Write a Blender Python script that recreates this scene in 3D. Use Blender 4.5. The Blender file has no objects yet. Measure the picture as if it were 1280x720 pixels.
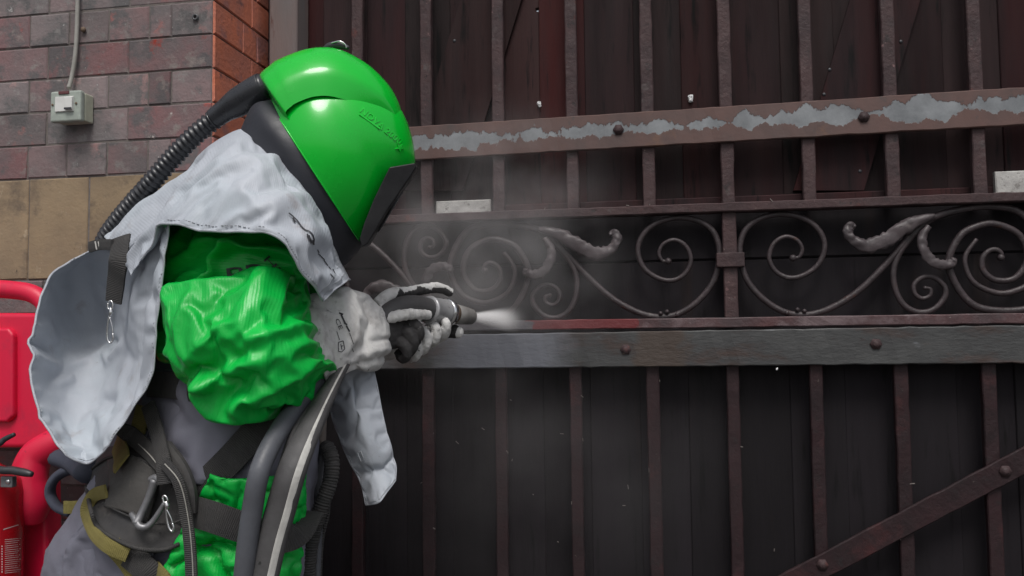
import bpy, bmesh, math, random
from mathutils import Vector, Matrix, noise
from mathutils.bvhtree import BVHTree
from math import sin, cos, pi, radians, sqrt, exp
random.seed(7)
S = bpy.context.scene
COL = S.collection

# ------------------------------------------------------------------ camera
FPX = 1050.0
PSI, THE, ROL = radians(9.7), radians(3.27), radians(0.66)
R0 = Vector((cos(PSI), sin(PSI), 0))
FW = Vector((-sin(PSI) * cos(THE), cos(PSI) * cos(THE), sin(THE)))
U0 = R0.cross(FW)
RI = R0 * cos(ROL) - U0 * sin(ROL)
UP = U0 * cos(ROL) + R0 * sin(ROL)
CAM = Vector((0, 0, 1.15))
cd = bpy.data.cameras.new('camera'); co = bpy.data.objects.new('camera', cd); COL.objects.link(co)
m = Matrix((RI, UP, -FW)).transposed().to_4x4(); m.translation = CAM
co.matrix_world = m
cd.sensor_width = 36.0; cd.lens = 36.0 * FPX / 1280.0; cd.clip_start = 0.02; cd.clip_end = 3000
S.camera = co

# ------------------------------------------------------------------ sky, sun, exposure (overcast)
SUN_DIR = Vector((0.10, -0.62, 1.0)).normalized()      # towards the sun: above and behind the camera
w = bpy.data.worlds.new('World'); S.world = w; w.use_nodes = True
nt = w.node_tree; bgn = nt.nodes['Background']
sk = nt.nodes.new('ShaderNodeTexSky'); sk.sky_type = 'NISHITA'; sk.sun_disc = False
sk.sun_elevation = math.asin(SUN_DIR.z); sk.sun_rotation = math.atan2(SUN_DIR.x, SUN_DIR.y)
sk.dust_density = 4.0; sk.air_density = 1.2
hs = nt.nodes.new('ShaderNodeHueSaturation'); hs.inputs['Saturation'].default_value = 0.35
nt.links.new(sk.outputs[0], hs.inputs['Color']); nt.links.new(hs.outputs[0], bgn.inputs[0])
bgn.inputs[1].default_value = 0.095
sd = bpy.data.lights.new('sun', 'SUN'); sd.energy = 1.5; sd.angle = radians(22); sd.color = (1, .97, .93)
so = bpy.data.objects.new('sun', sd); COL.objects.link(so)
so.rotation_euler = SUN_DIR.to_track_quat('Z', 'Y').to_euler(); so.location = (0, -4, 6)
S.view_settings.view_transform = 'Standard'; S.view_settings.look = 'None'
S.view_settings.gamma = 1.0; S.view_settings.exposure = 0.35
S.cycles.volume_bounces = 4; S.cycles.volume_step_rate = 1.0

# ------------------------------------------------------------------ helpers
def P(x, y, Y):
    """a picture point taken to the depth plane Y (metres from the camera along the gate's normal)"""
    d = FW + RI * ((x - 640) / FPX) - UP * ((y - 360) / FPX)
    return CAM + d * (Y / d.y)
def ray(x, y): return (FW + RI * ((x - 640) / FPX) - UP * ((y - 360) / FPX)).normalized()
V = Vector
WL = {}
def root(name, label, cat, loc, group=None):
    o = bpy.data.objects.new(name, None); COL.objects.link(o); o.location = loc; WL[o] = V(loc)
    o.empty_display_size = .1
    o['label'] = label; o['category'] = cat
    if group: o['group'] = group
    return o
def tag(o, label=None, cat=None, group=None, kind=None):
    for k, v in (('label', label), ('category', cat), ('group', group), ('kind', kind)):
        if v: o[k] = v
    return o
def make(name, verts, faces, mt, parent=None, smooth=True, uvs=None, mats=None):
    c = V((0, 0, 0))
    for v in verts: c += v
    c /= len(verts)
    me = bpy.data.meshes.new(name)
    me.from_pydata([v - c for v in verts], [], faces)
    me.materials.append(mt)
    if uvs:
        ul = me.uv_layers.new(name='UVMap')
        for l in me.loops: ul.data[l.index].uv = uvs[l.vertex_index]
    bm = bmesh.new(); bm.from_mesh(me); bmesh.ops.recalc_face_normals(bm, faces=bm.faces); bm.to_mesh(me); bm.free()
    if smooth: me.polygons.foreach_set('use_smooth', [True] * len(me.polygons))
    return link(name, me, c, parent)
def link(name, me, c, parent=None):
    o = bpy.data.objects.new(name, me); COL.objects.link(o)
    WL[o] = V(c)
    if parent: o.parent = parent; o.location = V(c) - WL[parent]
    else: o.location = c
    return o
def cr(pts, n):
    """Catmull-Rom samples through tuples or vectors, n per span"""
    pts = [tuple(p) for p in pts]; out = []
    k = len(pts)
    for i in range(k - 1):
        p0 = pts[max(i - 1, 0)]; p1 = pts[i]; p2 = pts[i + 1]; p3 = pts[min(i + 2, k - 1)]
        for j in range(n):
            t = j / n
            out.append(tuple(0.5 * (2 * b + (c - a) * t + (2 * a - 5 * b + 4 * c - d) * t * t + (3 * b - a - 3 * c + d) * t ** 3)
                             for a, b, c, d in zip(p0, p1, p2, p3)))
    out.append(pts[-1]); return out
def ridge(v): return 1 - 2 * abs(noise.noise(v))
def displace(verts, faces, waves=(), folds=()):
    bm = bmesh.new(); vs = [bm.verts.new(v) for v in verts]
    for f in faces:
        try: bm.faces.new([vs[i] for i in f])
        except ValueError: pass
    bmesh.ops.recalc_face_normals(bm, faces=bm.faces); bm.normal_update()
    out = []
    for v in vs:
        d = 0.0; c = v.co
        for amp, fx, fy, fz, rot, seed in waves:
            x = c.x * cos(rot) + c.z * sin(rot); z = -c.x * sin(rot) + c.z * cos(rot)
            d += amp * ridge(V((x * fx + seed, c.y * fy + seed * 1.7, z * fz)))
        for path, h, wd in folds:
            best = 9
            for a, b in zip(path, path[1:]):
                ab = V((b.x - a.x, b.z - a.z)); ac = V((c.x - a.x, c.z - a.z))
                t = max(0, min(1, ac.dot(ab) / max(ab.length_squared, 1e-9)))
                best = min(best, (ac - ab * t).length)
            d += h * (.45 * exp(-(best / wd) ** 2) + .55 * exp(-best / wd * 1.2))
        n = v.normal
        if n.length < .5: n = V((0, -1, 0))
        out.append(c + n * d)
    bm.free(); return out
def fold(pts, Y, h, wd): return ([P(x, y, Y) for x, y in pts], h, wd)
def loft_geo(st, seg=32, ns=6, cap=True, sq=1.0):
    """closed body from stations (ax, ay, bx, by, Y, half depth): A and B are its two outline points"""
    ss = cr(st, ns); verts = []; faces = []; uvs = []
    acc = 0; pc = None
    for s in ss:
        A = P(s[0], s[1], s[4]); B = P(s[2], s[3], s[4]); c = (A + B) / 2; h = (B - A) / 2
        if pc is not None: acc += (c - pc).length
        pc = c
        for k in range(seg):
            t = 2 * pi * k / seg
            ct, sn = cos(t), sin(t)
            ct = math.copysign(abs(ct) ** sq, ct); sn = math.copysign(abs(sn) ** sq, sn)
            verts.append(c + h * ct + (CAM - c).normalized() * s[5] * sn); uvs.append((acc, k / seg * .6))
    n = len(ss)
    for i in range(n - 1):
        for k in range(seg):
            faces.append((i * seg + k, i * seg + (k + 1) % seg, (i + 1) * seg + (k + 1) % seg, (i + 1) * seg + k))
    if cap:
        for i in (0, n - 1):
            c = sum((verts[i * seg + k] for k in range(seg)), V((0, 0, 0))) / seg
            verts.append(c); uvs.append((0, 0)); j = len(verts) - 1
            for k in range(seg): faces.append((i * seg + k, i * seg + (k + 1) % seg, j))
    return verts, faces, uvs
def patch_geo(rows, nu=8, nv=8):
    rows3 = [[P(*p) if not isinstance(p, Vector) else p for p in r] for r in rows]
    fine = [cr(r, nu) for r in rows3]
    cols = list(zip(*fine)); g = [cr(c, nv) for c in cols]
    W = len(g); H = len(g[0]); verts = []; uvs = []
    for j in range(H):
        for i in range(W):
            verts.append(V(g[i][j])); uvs.append((i / W * .5, j / H * .5))
    faces = [(j * W + i, j * W + i + 1, (j + 1) * W + i + 1, (j + 1) * W + i) for j in range(H - 1) for i in range(W - 1)]
    return verts, faces, uvs
def sub(o):
    md = o.modifiers.new('smooth', 'SUBSURF'); md.levels = 1; md.render_levels = 1; return o
def solid(o, t, off=0):
    md = o.modifiers.new('thickness', 'SOLIDIFY'); md.thickness = t; md.offset = off; return o
def tube_geo(pts, rad, seg=10, ns=6, cap=True, flat=1.0):
    n0 = len(pts)
    if not isinstance(rad, (list, tuple)): rad = [rad] * n0
    q = cr([(p[0], p[1], p[2], r) for p, r in zip(pts, rad)], ns) if ns > 1 else [(p[0], p[1], p[2], r) for p, r in zip(pts, rad)]
    C = [V(p[:3]) for p in q]; verts = []; faces = []; uvs = []
    up = None; acc = 0
    for i, c in enumerate(C):
        t = (C[min(i + 1, len(C) - 1)] - C[max(i - 1, 0)]).normalized()
        if up is None:
            up = V((0, -1, 0)) if abs(t.y) < .9 else V((0, 0, 1))
        up = (up - t * up.dot(t)).normalized(); s = t.cross(up)
        if i: acc += (c - C[i - 1]).length
        r = q[i][3]
        for k in range(seg):
            a = 2 * pi * k / seg
            verts.append(c + s * cos(a) * r + up * sin(a) * r * flat); uvs.append((acc, k / seg * .1))
    for i in range(len(C) - 1):
        for k in range(seg):
            faces.append((i * seg + k, i * seg + (k + 1) % seg, (i + 1) * seg + (k + 1) % seg, (i + 1) * seg + k))
    if cap:
        for i in (0, len(C) - 1):
            t = (C[1] - C[0]).normalized() * -1 if i == 0 else (C[-1] - C[-2]).normalized()
            verts.append(C[i] + t * q[i][3] * .35); uvs.append((0, 0)); j = len(verts) - 1
            for k in range(seg): faces.append((i * seg + k, i * seg + (k + 1) % seg, j))
    return verts, faces, uvs
def tube(name, pts, rad, mt, parent=None, **kw):
    v, f, u = tube_geo(pts, rad, **kw); return make(name, v, f, mt, parent, uvs=u)
def join(*geos):
    verts = []; faces = []
    for g in geos:
        b = len(verts); verts += list(g[0]); faces += [tuple(i + b for i in f) for f in g[1]]
    return verts, faces
def box_geo(x0, x1, y0, y1, z0, z1, b=0.002, j=0.0):
    """box with chamfered front edges"""
    def r(): return random.uniform(-j, j)
    fr = [V((x0 + b + r(), y0 + r(), z0 + b + r())), V((x1 - b + r(), y0 + r(), z0 + b + r())), V((x1 - b + r(), y0 + r(), z1 - b + r())), V((x0 + b + r(), y0 + r(), z1 - b + r()))]
    md = [V((x0, y0 + b, z0)), V((x1, y0 + b, z0)), V((x1, y0 + b, z1)), V((x0, y0 + b, z1))]
    bk = [V((x0, y1, z0)), V((x1, y1, z0)), V((x1, y1, z1)), V((x0, y1, z1))]
    vs = fr + md + bk; fs = [(0, 1, 2, 3), (8, 11, 10, 9)]
    for k in range(4):
        k2 = (k + 1) % 4; fs += [(k, 4 + k, 4 + k2, k2), (4 + k, 8 + k, 8 + k2, 4 + k2)]
    return vs, fs
def beam_geo(a, b, wd, dp, n=24, ch=0.0025, j=0.0008, nrm=V((0, -1, 0))):
    """flat bar from a to b: wd across, dp deep along nrm, chamfered, edges slightly uneven"""
    t = (b - a).normalized(); s = t.cross(nrm).normalized(); verts = []; faces = []
    h, d = wd / 2, dp / 2
    sec = [(-h + ch, d), (h - ch, d), (h, d - ch), (h, -d + ch), (h - ch, -d), (-h + ch, -d), (-h, -d + ch), (-h, d - ch)]
    for i in range(n + 1):
        c = a.lerp(b, i / n)
        for x, y in sec:
            q = c + s * x + nrm * y
            verts.append(q + (s * noise.noise(q * 31) + nrm * noise.noise(q * 27 + V((5, 5, 5)))) * j * 2 if j else q)
    for i in range(n):
        for k in range(8): faces.append((i * 8 + k, i * 8 + (k + 1) % 8, (i + 1) * 8 + (k + 1) % 8, (i + 1) * 8 + k))
    faces.append(tuple(range(8))); faces.append(tuple(n * 8 + k for k in range(8)))
    return verts, faces
def beam(name, a, b, wd, dp, mt, parent, **kw):
    v, f = beam_geo(a, b, wd, dp, **kw); return make(name, v, f, mt, parent, smooth=False)
def ball_geo(c, r, n=8, sc=(1, 1, 1)):
    bm = bmesh.new(); bmesh.ops.create_uvsphere(bm, u_segments=n * 2, v_segments=n, radius=r)
    vs = [V((v.co.x * sc[0], v.co.y * sc[1], v.co.z * sc[2])) + c for v in bm.verts]; fs = [tuple(v.index for v in f.verts) for f in bm.faces]
    bm.free(); return vs, fs
def bvh_of(o):
    return BVHTree.FromPolygons([WL[o] + v.co for v in o.data.vertices], [tuple(p.vertices) for p in o.data.polygons])
def remesh(geo, vox, smooth=6):
    """one continuous surface grown over several overlapping closed shapes"""
    me = bpy.data.meshes.new('tmp'); me.from_pydata(geo[0], [], geo[1])
    bm = bmesh.new(); bm.from_mesh(me); bmesh.ops.recalc_face_normals(bm, faces=bm.faces); bm.to_mesh(me); bm.free()
    o = bpy.data.objects.new('tmp', me); COL.objects.link(o)
    r = o.modifiers.new('r', 'REMESH'); r.mode = 'VOXEL'; r.voxel_size = vox
    s = o.modifiers.new('s', 'SMOOTH'); s.iterations = smooth; s.factor = .5
    dg = bpy.context.evaluated_depsgraph_get(); dg.update()
    ev = o.evaluated_get(dg).to_mesh()
    vs = [v.co.copy() for v in ev.vertices]; fs = [tuple(p.vertices) for p in ev.polygons]
    o.evaluated_get(dg).to_mesh_clear()
    bpy.data.objects.remove(o); bpy.data.meshes.remove(me)
    return vs, fs
def settle(verts, faces, pin, grow=.12, frames=22, mass=.15, tension=30, bend=.05, pressure=0.0, grav=0.0, seed=0, sharp=0.0, gmap=None):
    """crumple a cloth: its rest size is grown by `grow` while the pinned points hold, so it buckles into creases"""
    sc = bpy.data.scenes.new('tmp_cloth')
    me = bpy.data.meshes.new('tmp'); me.from_pydata([tuple(v + V((noise.noise(v * 28 + V((seed, 0, 0))), noise.noise(v * 28 + V((0, 9, seed))), noise.noise(v * 28 + V((7, seed, 0))))) * .0016) for v in verts], [], faces)
    bm = bmesh.new(); bm.from_mesh(me); bmesh.ops.recalc_face_normals(bm, faces=bm.faces); bm.to_mesh(me); bm.free()
    o = bpy.data.objects.new('tmp', me); sc.collection.objects.link(o)
    vg = o.vertex_groups.new(name='pin')
    for i, w_ in enumerate(pin):
        if w_ > 0: vg.add([i], w_, 'REPLACE')
    md = o.modifiers.new('c', 'CLOTH'); st = md.settings
    st.quality = 6; st.mass = mass; st.tension_stiffness = tension; st.compression_stiffness = tension; st.shear_stiffness = tension * .5; st.bending_stiffness = bend
    st.tension_damping = 5; st.compression_damping = 5; st.shear_damping = 5; st.bending_damping = .5; st.air_damping = 2.0
    st.vertex_group_mass = 'pin'; st.pin_stiffness = 1.0; st.shrink_min = -grow
    if gmap:
        g2v = o.vertex_groups.new(name='grow')
        for i, w_ in enumerate(gmap): g2v.add([i], 1 - w_, 'REPLACE')
        st.vertex_group_shrink = 'grow'; st.shrink_max = 0.0; st.shrink_min = -grow
    st.effector_weights.gravity = grav
    if pressure: st.use_pressure = True; st.uniform_pressure_force = pressure
    md.collision_settings.use_collision = False
    md.point_cache.frame_start = 1; md.point_cache.frame_end = frames + 2
    for f in range(1, frames + 1): sc.frame_set(f)
    dg = sc.view_layers[0].depsgraph; ev = o.evaluated_get(dg).to_mesh()
    out = [v.co.copy() for v in ev.vertices]; o.evaluated_get(dg).to_mesh_clear()
    bpy.data.objects.remove(o); bpy.data.meshes.remove(me); bpy.data.scenes.remove(sc)
    if sharp and len(out) == len(verts):
        nb = [set() for _ in verts]
        for fa in faces:
            for a, b in zip(fa, fa[1:] + fa[:1]): nb[a].add(b); nb[b].add(a)
        sm = out
        for _ in range(4): sm = [sum((sm[j] for j in nb[i]), V((0, 0, 0))) / max(1, len(nb[i])) for i in range(len(sm))]
        out = [o_ + (o_ - m_) * sharp * (1 - pin[i]) for i, (o_, m_) in enumerate(zip(out, sm))]
    if len(out) != len(verts) or any(not (abs(p.x) < 50) for p in out): return verts
    return out
_fc = {}
def text_geo(s):
    cu = bpy.data.curves.new('t', 'FONT'); cu.body = s; cu.size = 1; cu.resolution_u = 2
    o = bpy.data.objects.new('t', cu); COL.objects.link(o)
    dg = bpy.context.evaluated_depsgraph_get(); dg.update()
    me = o.evaluated_get(dg).to_mesh()
    vs = [v.co.copy() for v in me.vertices]; fs = [tuple(p.vertices) for p in me.polygons]
    o.evaluated_get(dg).to_mesh_clear(); bpy.data.objects.remove(o); bpy.data.curves.remove(cu)
    return vs, fs
def print_on(name, geo, org, dx, dy, bvhs, mt, parent, off=.0012, thick=0):
    """lay flat lettering (unit geo) onto a surface: dx, dy are its axes"""
    vs = []
    for v in geo[0]:
        x = org[0] + dx[0] * v.x + dy[0] * v.y; y = org[1] + dx[1] * v.x + dy[1] * v.y
        vs.append(hit(x, y, bvhs, off, 1.45))
    o = make(name, vs, geo[1], mt, parent, smooth=False)
    if thick: solid(o, thick)
    return o
def hit(x, y, bvhs, off=.004, fb=1.45):
    best = None; d = ray(x, y)
    for b in bvhs:
        h = b.ray_cast(CAM, d)
        if h[0] is not None and (best is None or h[3] < best[3]): best = h
    if best is None: return P(x, y, fb)
    return best[0] - d * off
def ribbon_geo(pts, wd, th=.003, nrm=None, ns=8, uv=True):
    """webbing strip along 3D points; nrm: outward direction (one, or one per point)"""
    q = cr(pts, ns); C = [V(p) for p in q]; verts = []; faces = []; uvs = []; acc = 0
    wl = wd if isinstance(wd, (list, tuple)) else [wd] * len(pts)
    ww = [p[0] for p in cr([(x,) for x in wl], ns)]
    nn = [V(p) for p in cr(nrm, ns)] if isinstance(nrm, list) else [nrm or V((0, -1, 0))] * len(C)
    for i, c in enumerate(C):
        t = (C[min(i + 1, len(C) - 1)] - C[max(i - 1, 0)]).normalized()
        n = (nn[i] - t * nn[i].dot(t)).normalized(); s = t.cross(n); h = ww[i] / 2
        if i: acc += (c - C[i - 1]).length
        for a, b in ((-h, th / 2), (-h * .5, th * .75), (h * .5, th * .75), (h, th / 2), (h, -th / 2), (-h, -th / 2)):
            verts.append(c + s * a + n * b); uvs.append((acc, a))
    m = 6
    for i in range(len(C) - 1):
        for k in range(m): faces.append((i * m + k, i * m + (k + 1) % m, (i + 1) * m + (k + 1) % m, (i + 1) * m + k))
    faces.append(tuple(range(m))); faces.append(tuple((len(C) - 1) * m + k for k in range(m)))
    return verts, faces, uvs
def ribbon(name, pts, wd, mt, parent, **kw):
    v, f, u = ribbon_geo(pts, wd, **kw); return make(name, v, f, mt, parent, smooth=False, uvs=u)

# ------------------------------------------------------------------ materials
def mat(name, c1, c2=None, sc=12, rough=.6, bump=.25, bsc=90, met=0.0, spots=(), orand=0.0, stretch=(1, 1, 1), weave=None, spec=.5, bdist=.004, coat=0, hrand=0.0, contrast=(.35, .65)):
    m = bpy.data.materials.new(name); m.use_nodes = True; t = m.node_tree; N = t.nodes; L = t.links
    b = N['Principled BSDF']; b.inputs['Roughness'].default_value = rough; b.inputs['Metallic'].default_value = met
    b.inputs['Specular IOR Level'].default_value = spec; b.inputs['Coat Weight'].default_value = coat; b.inputs['Coat Roughness'].default_value = .08
    geo = N.new('ShaderNodeNewGeometry'); oi = N.new('ShaderNodeObjectInfo')
    mp = N.new('ShaderNodeVectorMath'); mp.operation = 'MULTIPLY'; mp.inputs[1].default_value = stretch
    L.new(geo.outputs['Position'], mp.inputs[0])
    ad = N.new('ShaderNodeVectorMath'); ad.operation = 'ADD'
    ml = N.new('ShaderNodeMath'); ml.operation = 'MULTIPLY'; ml.inputs[1].default_value = 37.0 if (orand or hrand) else 0
    L.new(oi.outputs['Random'], ml.inputs[0]); L.new(mp.outputs[0], ad.inputs[0]); L.new(ml.outputs[0], ad.inputs[1])
    vec = ad.outputs[0]
    def nz(s, det=6, r=.6):
        n = N.new('ShaderNodeTexNoise'); n.inputs['Scale'].default_value = s; n.inputs['Detail'].default_value = det; n.inputs['Roughness'].default_value = r
        L.new(vec, n.inputs['Vector']); return n.outputs['Fac']
    def ramp(src, lo, hi):
        r = N.new('ShaderNodeMapRange'); r.inputs[1].default_value = lo; r.inputs[2].default_value = hi; r.clamp = True
        L.new(src, r.inputs[0]); return r.outputs[0]
    def mix(f, a, bb):
        x = N.new('ShaderNodeMix'); x.data_type = 'RGBA'; L.new(f, x.inputs[0])
        for s, i in ((a, 6), (bb, 7)):
            if isinstance(s, tuple): x.inputs[i].default_value = (*s, 1)
            else: L.new(s, x.inputs[i])
        return x.outputs[2]
    col = mix(ramp(nz(sc), *contrast), c1, c2 or c1)
    for k, (c, s, lo, hi) in enumerate(spots): col = mix(ramp(nz(s, 8, .65), lo, hi), col, c)
    if orand or hrand:
        h = N.new('ShaderNodeHueSaturation'); mr = N.new('ShaderNodeMapRange'); L.new(oi.outputs['Random'], mr.inputs[0])
        mr.inputs[3].default_value = 1 - orand; mr.inputs[4].default_value = 1 + orand; L.new(mr.outputs[0], h.inputs['Value'])
        if hrand:
            f = N.new('ShaderNodeMath'); f.operation = 'MULTIPLY'; f.inputs[1].default_value = 7.31; L.new(oi.outputs['Random'], f.inputs[0])
            g = N.new('ShaderNodeMath'); g.operation = 'FRACT'; L.new(f.outputs[0], g.inputs[0])
            ms = N.new('ShaderNodeMapRange'); L.new(g.outputs[0], ms.inputs[0]); ms.inputs[3].default_value = 1 - hrand; ms.inputs[4].default_value = 1 + hrand
            L.new(ms.outputs[0], h.inputs['Saturation'])
        L.new(col, h.inputs['Color']); col = h.outputs[0]
    L.new(col, b.inputs['Base Color'])
    rr = N.new('ShaderNodeMapRange'); L.new(nz(sc * 2.3), rr.inputs[0]); rr.inputs[1].default_value = .3; rr.inputs[2].default_value = .7
    rr.inputs[3].default_value = max(rough - .1, .03); rr.inputs[4].default_value = min(rough + .12, 1); L.new(rr.outputs[0], b.inputs['Roughness'])
    if bump:
        bn = N.new('ShaderNodeBump'); bn.inputs['Strength'].default_value = bump; bn.inputs['Distance'].default_value = bdist
        L.new(nz(bsc, 5, .65), bn.inputs['Height']); last = bn
        if weave:
            uv = N.new('ShaderNodeUVMap')
            wv = N.new('ShaderNodeTexWave'); wv.inputs['Scale'].default_value = weave[0]; wv.bands_direction = weave[2] if len(weave) > 2 else 'X'
            wv.inputs['Distortion'].default_value = .3
            L.new(uv.outputs[0], wv.inputs['Vector'])
            b2 = N.new('ShaderNodeBump'); b2.inputs['Strength'].default_value = weave[1]; b2.inputs['Distance'].default_value = .002
            L.new(wv.outputs['Fac'], b2.inputs['Height']); L.new(bn.outputs[0], b2.inputs['Normal']); last = b2
        L.new(last.outputs[0], b.inputs['Normal'])
    return m
M = {}
M['brick'] = mat('brick', (.142, .122, .124), (.200, .128, .130), sc=8, rough=.85, bump=.7, bsc=70, orand=.17, hrand=.5, spec=.25,
                 spots=[((.108, .100, .102), 9, .52, .60), ((.30, .115, .105), 12, .585, .69), ((.20, .178, .172), 22, .56, .66), ((.40, .37, .355), 36, .66, .72), ((.05, .04, .04), 40, .70, .75)])
M['red_brick'] = mat('red_brick', (.56, .165, .09), (.42, .15, .105), sc=10, rough=.8, bump=.7, bsc=80, orand=.16, spots=[((.30, .13, .12), 9, .52, .64), ((.20, .09, .08), 17, .60, .68), ((.06, .04, .04), 45, .70, .74)])
M['stone'] = mat('stone', (.265, .195, .120), (.19, .140, .092), sc=6, rough=.85, bump=.45, bsc=80, orand=.1, spots=[((.12, .09, .065), 11, .54, .68), ((.06, .045, .035), 60, .68, .73), ((.38, .31, .22), 14, .64, .74)])
M['mortar'] = mat('mortar', (.16, .14, .13), (.10, .086, .08), sc=30, rough=.95, bump=.6, bsc=150)
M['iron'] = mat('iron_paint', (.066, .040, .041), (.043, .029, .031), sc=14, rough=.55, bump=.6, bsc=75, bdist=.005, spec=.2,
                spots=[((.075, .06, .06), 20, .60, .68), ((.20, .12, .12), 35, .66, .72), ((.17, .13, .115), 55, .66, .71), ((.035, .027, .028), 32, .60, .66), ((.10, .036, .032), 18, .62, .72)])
M['iron_low'] = mat('lower_iron', (.030, .0155, .0175), (.020, .0135, .015), sc=12, rough=.55, bump=.55, bsc=75, spec=.18, spots=[((.055, .021, .022), 7, .56, .7), ((.022, .018, .019), 26, .58, .66), ((.09, .075, .07), 60, .68, .72)])  # darker, redder tone for the lower bars and brace
M['iron_leaf'] = mat('iron_leaf_paint', (.070, .056, .060), (.044, .036, .039), sc=18, rough=.45, bump=.3, bsc=70, spec=.35, spots=[((.10, .085, .085), 30, .62, .72), ((.03, .022, .022), 40, .64, .70)])
M['iron_scroll'] = mat('iron_scroll_paint', (.046, .034, .037), (.028, .022, .024), sc=22, rough=.42, bump=.6, bsc=60, bdist=.004, spec=.35, spots=[((.085, .072, .07), 45, .62, .70), ((.05, .024, .02), 20, .62, .7)])
M['red_paint'] = mat('red_oxide_paint', (.075, .030, .032), (.052, .032, .035), sc=12, rough=.5, bump=.5, bsc=80, spots=[((.11, .075, .08), 9, .50, .60), ((.30, .28, .27), 90, .70, .74)])
M['bare'] = mat('bare_steel', (.053, .054, .054), (.030, .030, .032), sc=9, rough=.42, bump=.4, bsc=60, met=0.0, stretch=(.6, 1, 1.6),
                spots=[((.075, .05, .045), 6, .60, .70), ((.13, .135, .15), 16, .62, .72), ((.045, .028, .023), 9, .52, .66), ((.035, .03, .03), 45, .64, .70)])
M['board'] = mat('tarred_board', (.028, .0135, .0145), (.015, .0095, .0105), sc=10, rough=.75, spec=.15, bump=.5, bsc=60, orand=.30, hrand=.35, stretch=(1, 1, .1),
                 spots=[((.040, .0135, .0135), 3, .50, .68), ((.006, .005, .0055), 34, .56, .66)])
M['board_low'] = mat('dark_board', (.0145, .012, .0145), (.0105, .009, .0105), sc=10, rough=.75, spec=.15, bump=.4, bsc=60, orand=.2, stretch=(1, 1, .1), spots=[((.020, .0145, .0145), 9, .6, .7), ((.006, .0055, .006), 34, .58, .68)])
M['white_board'] = mat('flaked_white_paint', (.46, .45, .435), (.32, .31, .30), sc=30, rough=.8, bump=.6, bsc=90, spots=[((.20, .19, .18), 70, .57, .64), ((.30, .29, .28), 25, .58, .7)])
M['post'] = mat('weathered_post', (.13, .115, .115), (.17, .115, .105), sc=8, rough=.8, bump=.5, bsc=50, stretch=(1, 1, .2), spots=[((.10, .045, .04), 40, .64, .70)])
M['plate_chip'] = mat('paint_flake', (.17, .15, .14), sc=30, rough=.8)
M['cable'] = mat('grey_cable', (.30, .29, .27), (.24, .23, .21), sc=30, rough=.6, bump=.1)
M['switch'] = mat('switch_box', (.33, .37, .33), (.26, .29, .26), sc=30, rough=.5, bump=.2, spots=[((.14, .14, .12), 50, .64, .7)])
M['switch_side'] = mat('switch_side', (.42, .43, .34), (.34, .35, .28), sc=30, rough=.5, bump=.2)
M['white_plastic'] = mat('white_plastic', (.62, .62, .60), (.55, .55, .53), sc=30, rough=.4, bump=.05)
M['maroon'] = mat('maroon_plastic', (.10, .03, .03), sc=30, rough=.4, bump=.05)
M['black'] = mat('black_rubber', (.022, .023, .027), (.03, .031, .036), sc=30, rough=.42, bump=.12, bsc=120)
M['shroud'] = mat('shroud_rubber', (.016, .017, .024), (.024, .025, .032), sc=9, rough=.5, bump=.2, bsc=40)
M['hose'] = mat('ribbed_hose', (.020, .021, .026), (.028, .029, .034), sc=30, rough=.30, bump=.08)
M['helmet'] = mat('green_gelcoat', (.000, .47, .028), (.000, .43, .025), sc=5, rough=.24, bump=.02, bsc=60, coat=.35, spec=.4)
M['lettering'] = mat('green_embossing', (.000, .54, .03), sc=5, rough=.25, bump=0, coat=.4)
M['ink'] = mat('black_ink', (.03, .03, .035), sc=5, rough=.6, bump=0)
M['green_ink'] = mat('grey_ink', (.03, .035, .035), sc=5, rough=.6, bump=0)
M['visor'] = mat('visor_frame', (.014, .014, .016), (.022, .022, .024), sc=20, rough=.45, spec=.3, bump=.15)
M['cape'] = mat('cape_cloth', (.415, .44, .485), (.355, .38, .425), sc=5, rough=.55, spec=.35, bump=.12, bsc=160, weave=(75, .12, 'X'), spots=[((.40, .44, .485), 4.5, .50, .64), ((.30, .295, .31), 14, .60, .74), ((.27, .26, .27), 60, .68, .74)])
M['seam'] = mat('cape_hem', (.38, .40, .44), (.32, .34, .38), sc=40, rough=.6, bump=.3, bsc=300)
M['stitch'] = mat('grey_thread', (.27, .285, .31), sc=30, rough=.8, bump=0)
M['green_cloth'] = mat('green_nylon', (.000, .44, .055), (.000, .36, .042), sc=7, rough=.42, spec=.42, bump=.15, bsc=120, weave=(60, .12, 'X'))
M['grey_cloth'] = mat('grey_coverall', (.165, .165, .205), (.13, .13, .165), sc=6, rough=.8, bump=.15, bsc=200)
M['navy'] = mat('navy_cloth', (.05, .055, .08), (.035, .04, .06), sc=10, rough=.85, bump=.2, bsc=200)
M['glove'] = mat('glove_hide', (.64, .63, .62), (.52, .515, .51), sc=14, rough=.8, bump=.45, bsc=70, spots=[((.40, .385, .375), 15, .50, .66), ((.22, .21, .205), 34, .62, .72), ((.10, .095, .095), 80, .66, .70)])
M['web'] = mat('black_webbing', (.032, .031, .032), (.045, .043, .042), sc=14, rough=.85, bump=.3, bsc=150, weave=(90, .5, 'X'), spots=[((.07, .065, .06), 8, .6, .75)])
M['pad'] = mat('belt_pad', (.035, .034, .036), (.055, .052, .05), sc=9, rough=.8, bump=.3, bsc=90, spots=[((.09, .08, .075), 11, .62, .74)])
M['plate'] = mat('worn_leather', (.060, .056, .052), (.040, .038, .037), sc=14, rough=.7, bump=.4, bsc=60, spots=[((.11, .10, .09), 26, .62, .72), ((.02, .02, .02), 40, .64, .7)])
M['mustard'] = mat('mustard_webbing', (.20, .17, .05), (.15, .125, .035), sc=12, rough=.85, bump=.3, bsc=150, weave=(90, .4, 'X'))
M['alu'] = mat('dull_buckle', (.24, .24, .25), (.16, .16, .17), sc=30, rough=.45, bump=.1, met=.6)
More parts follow.
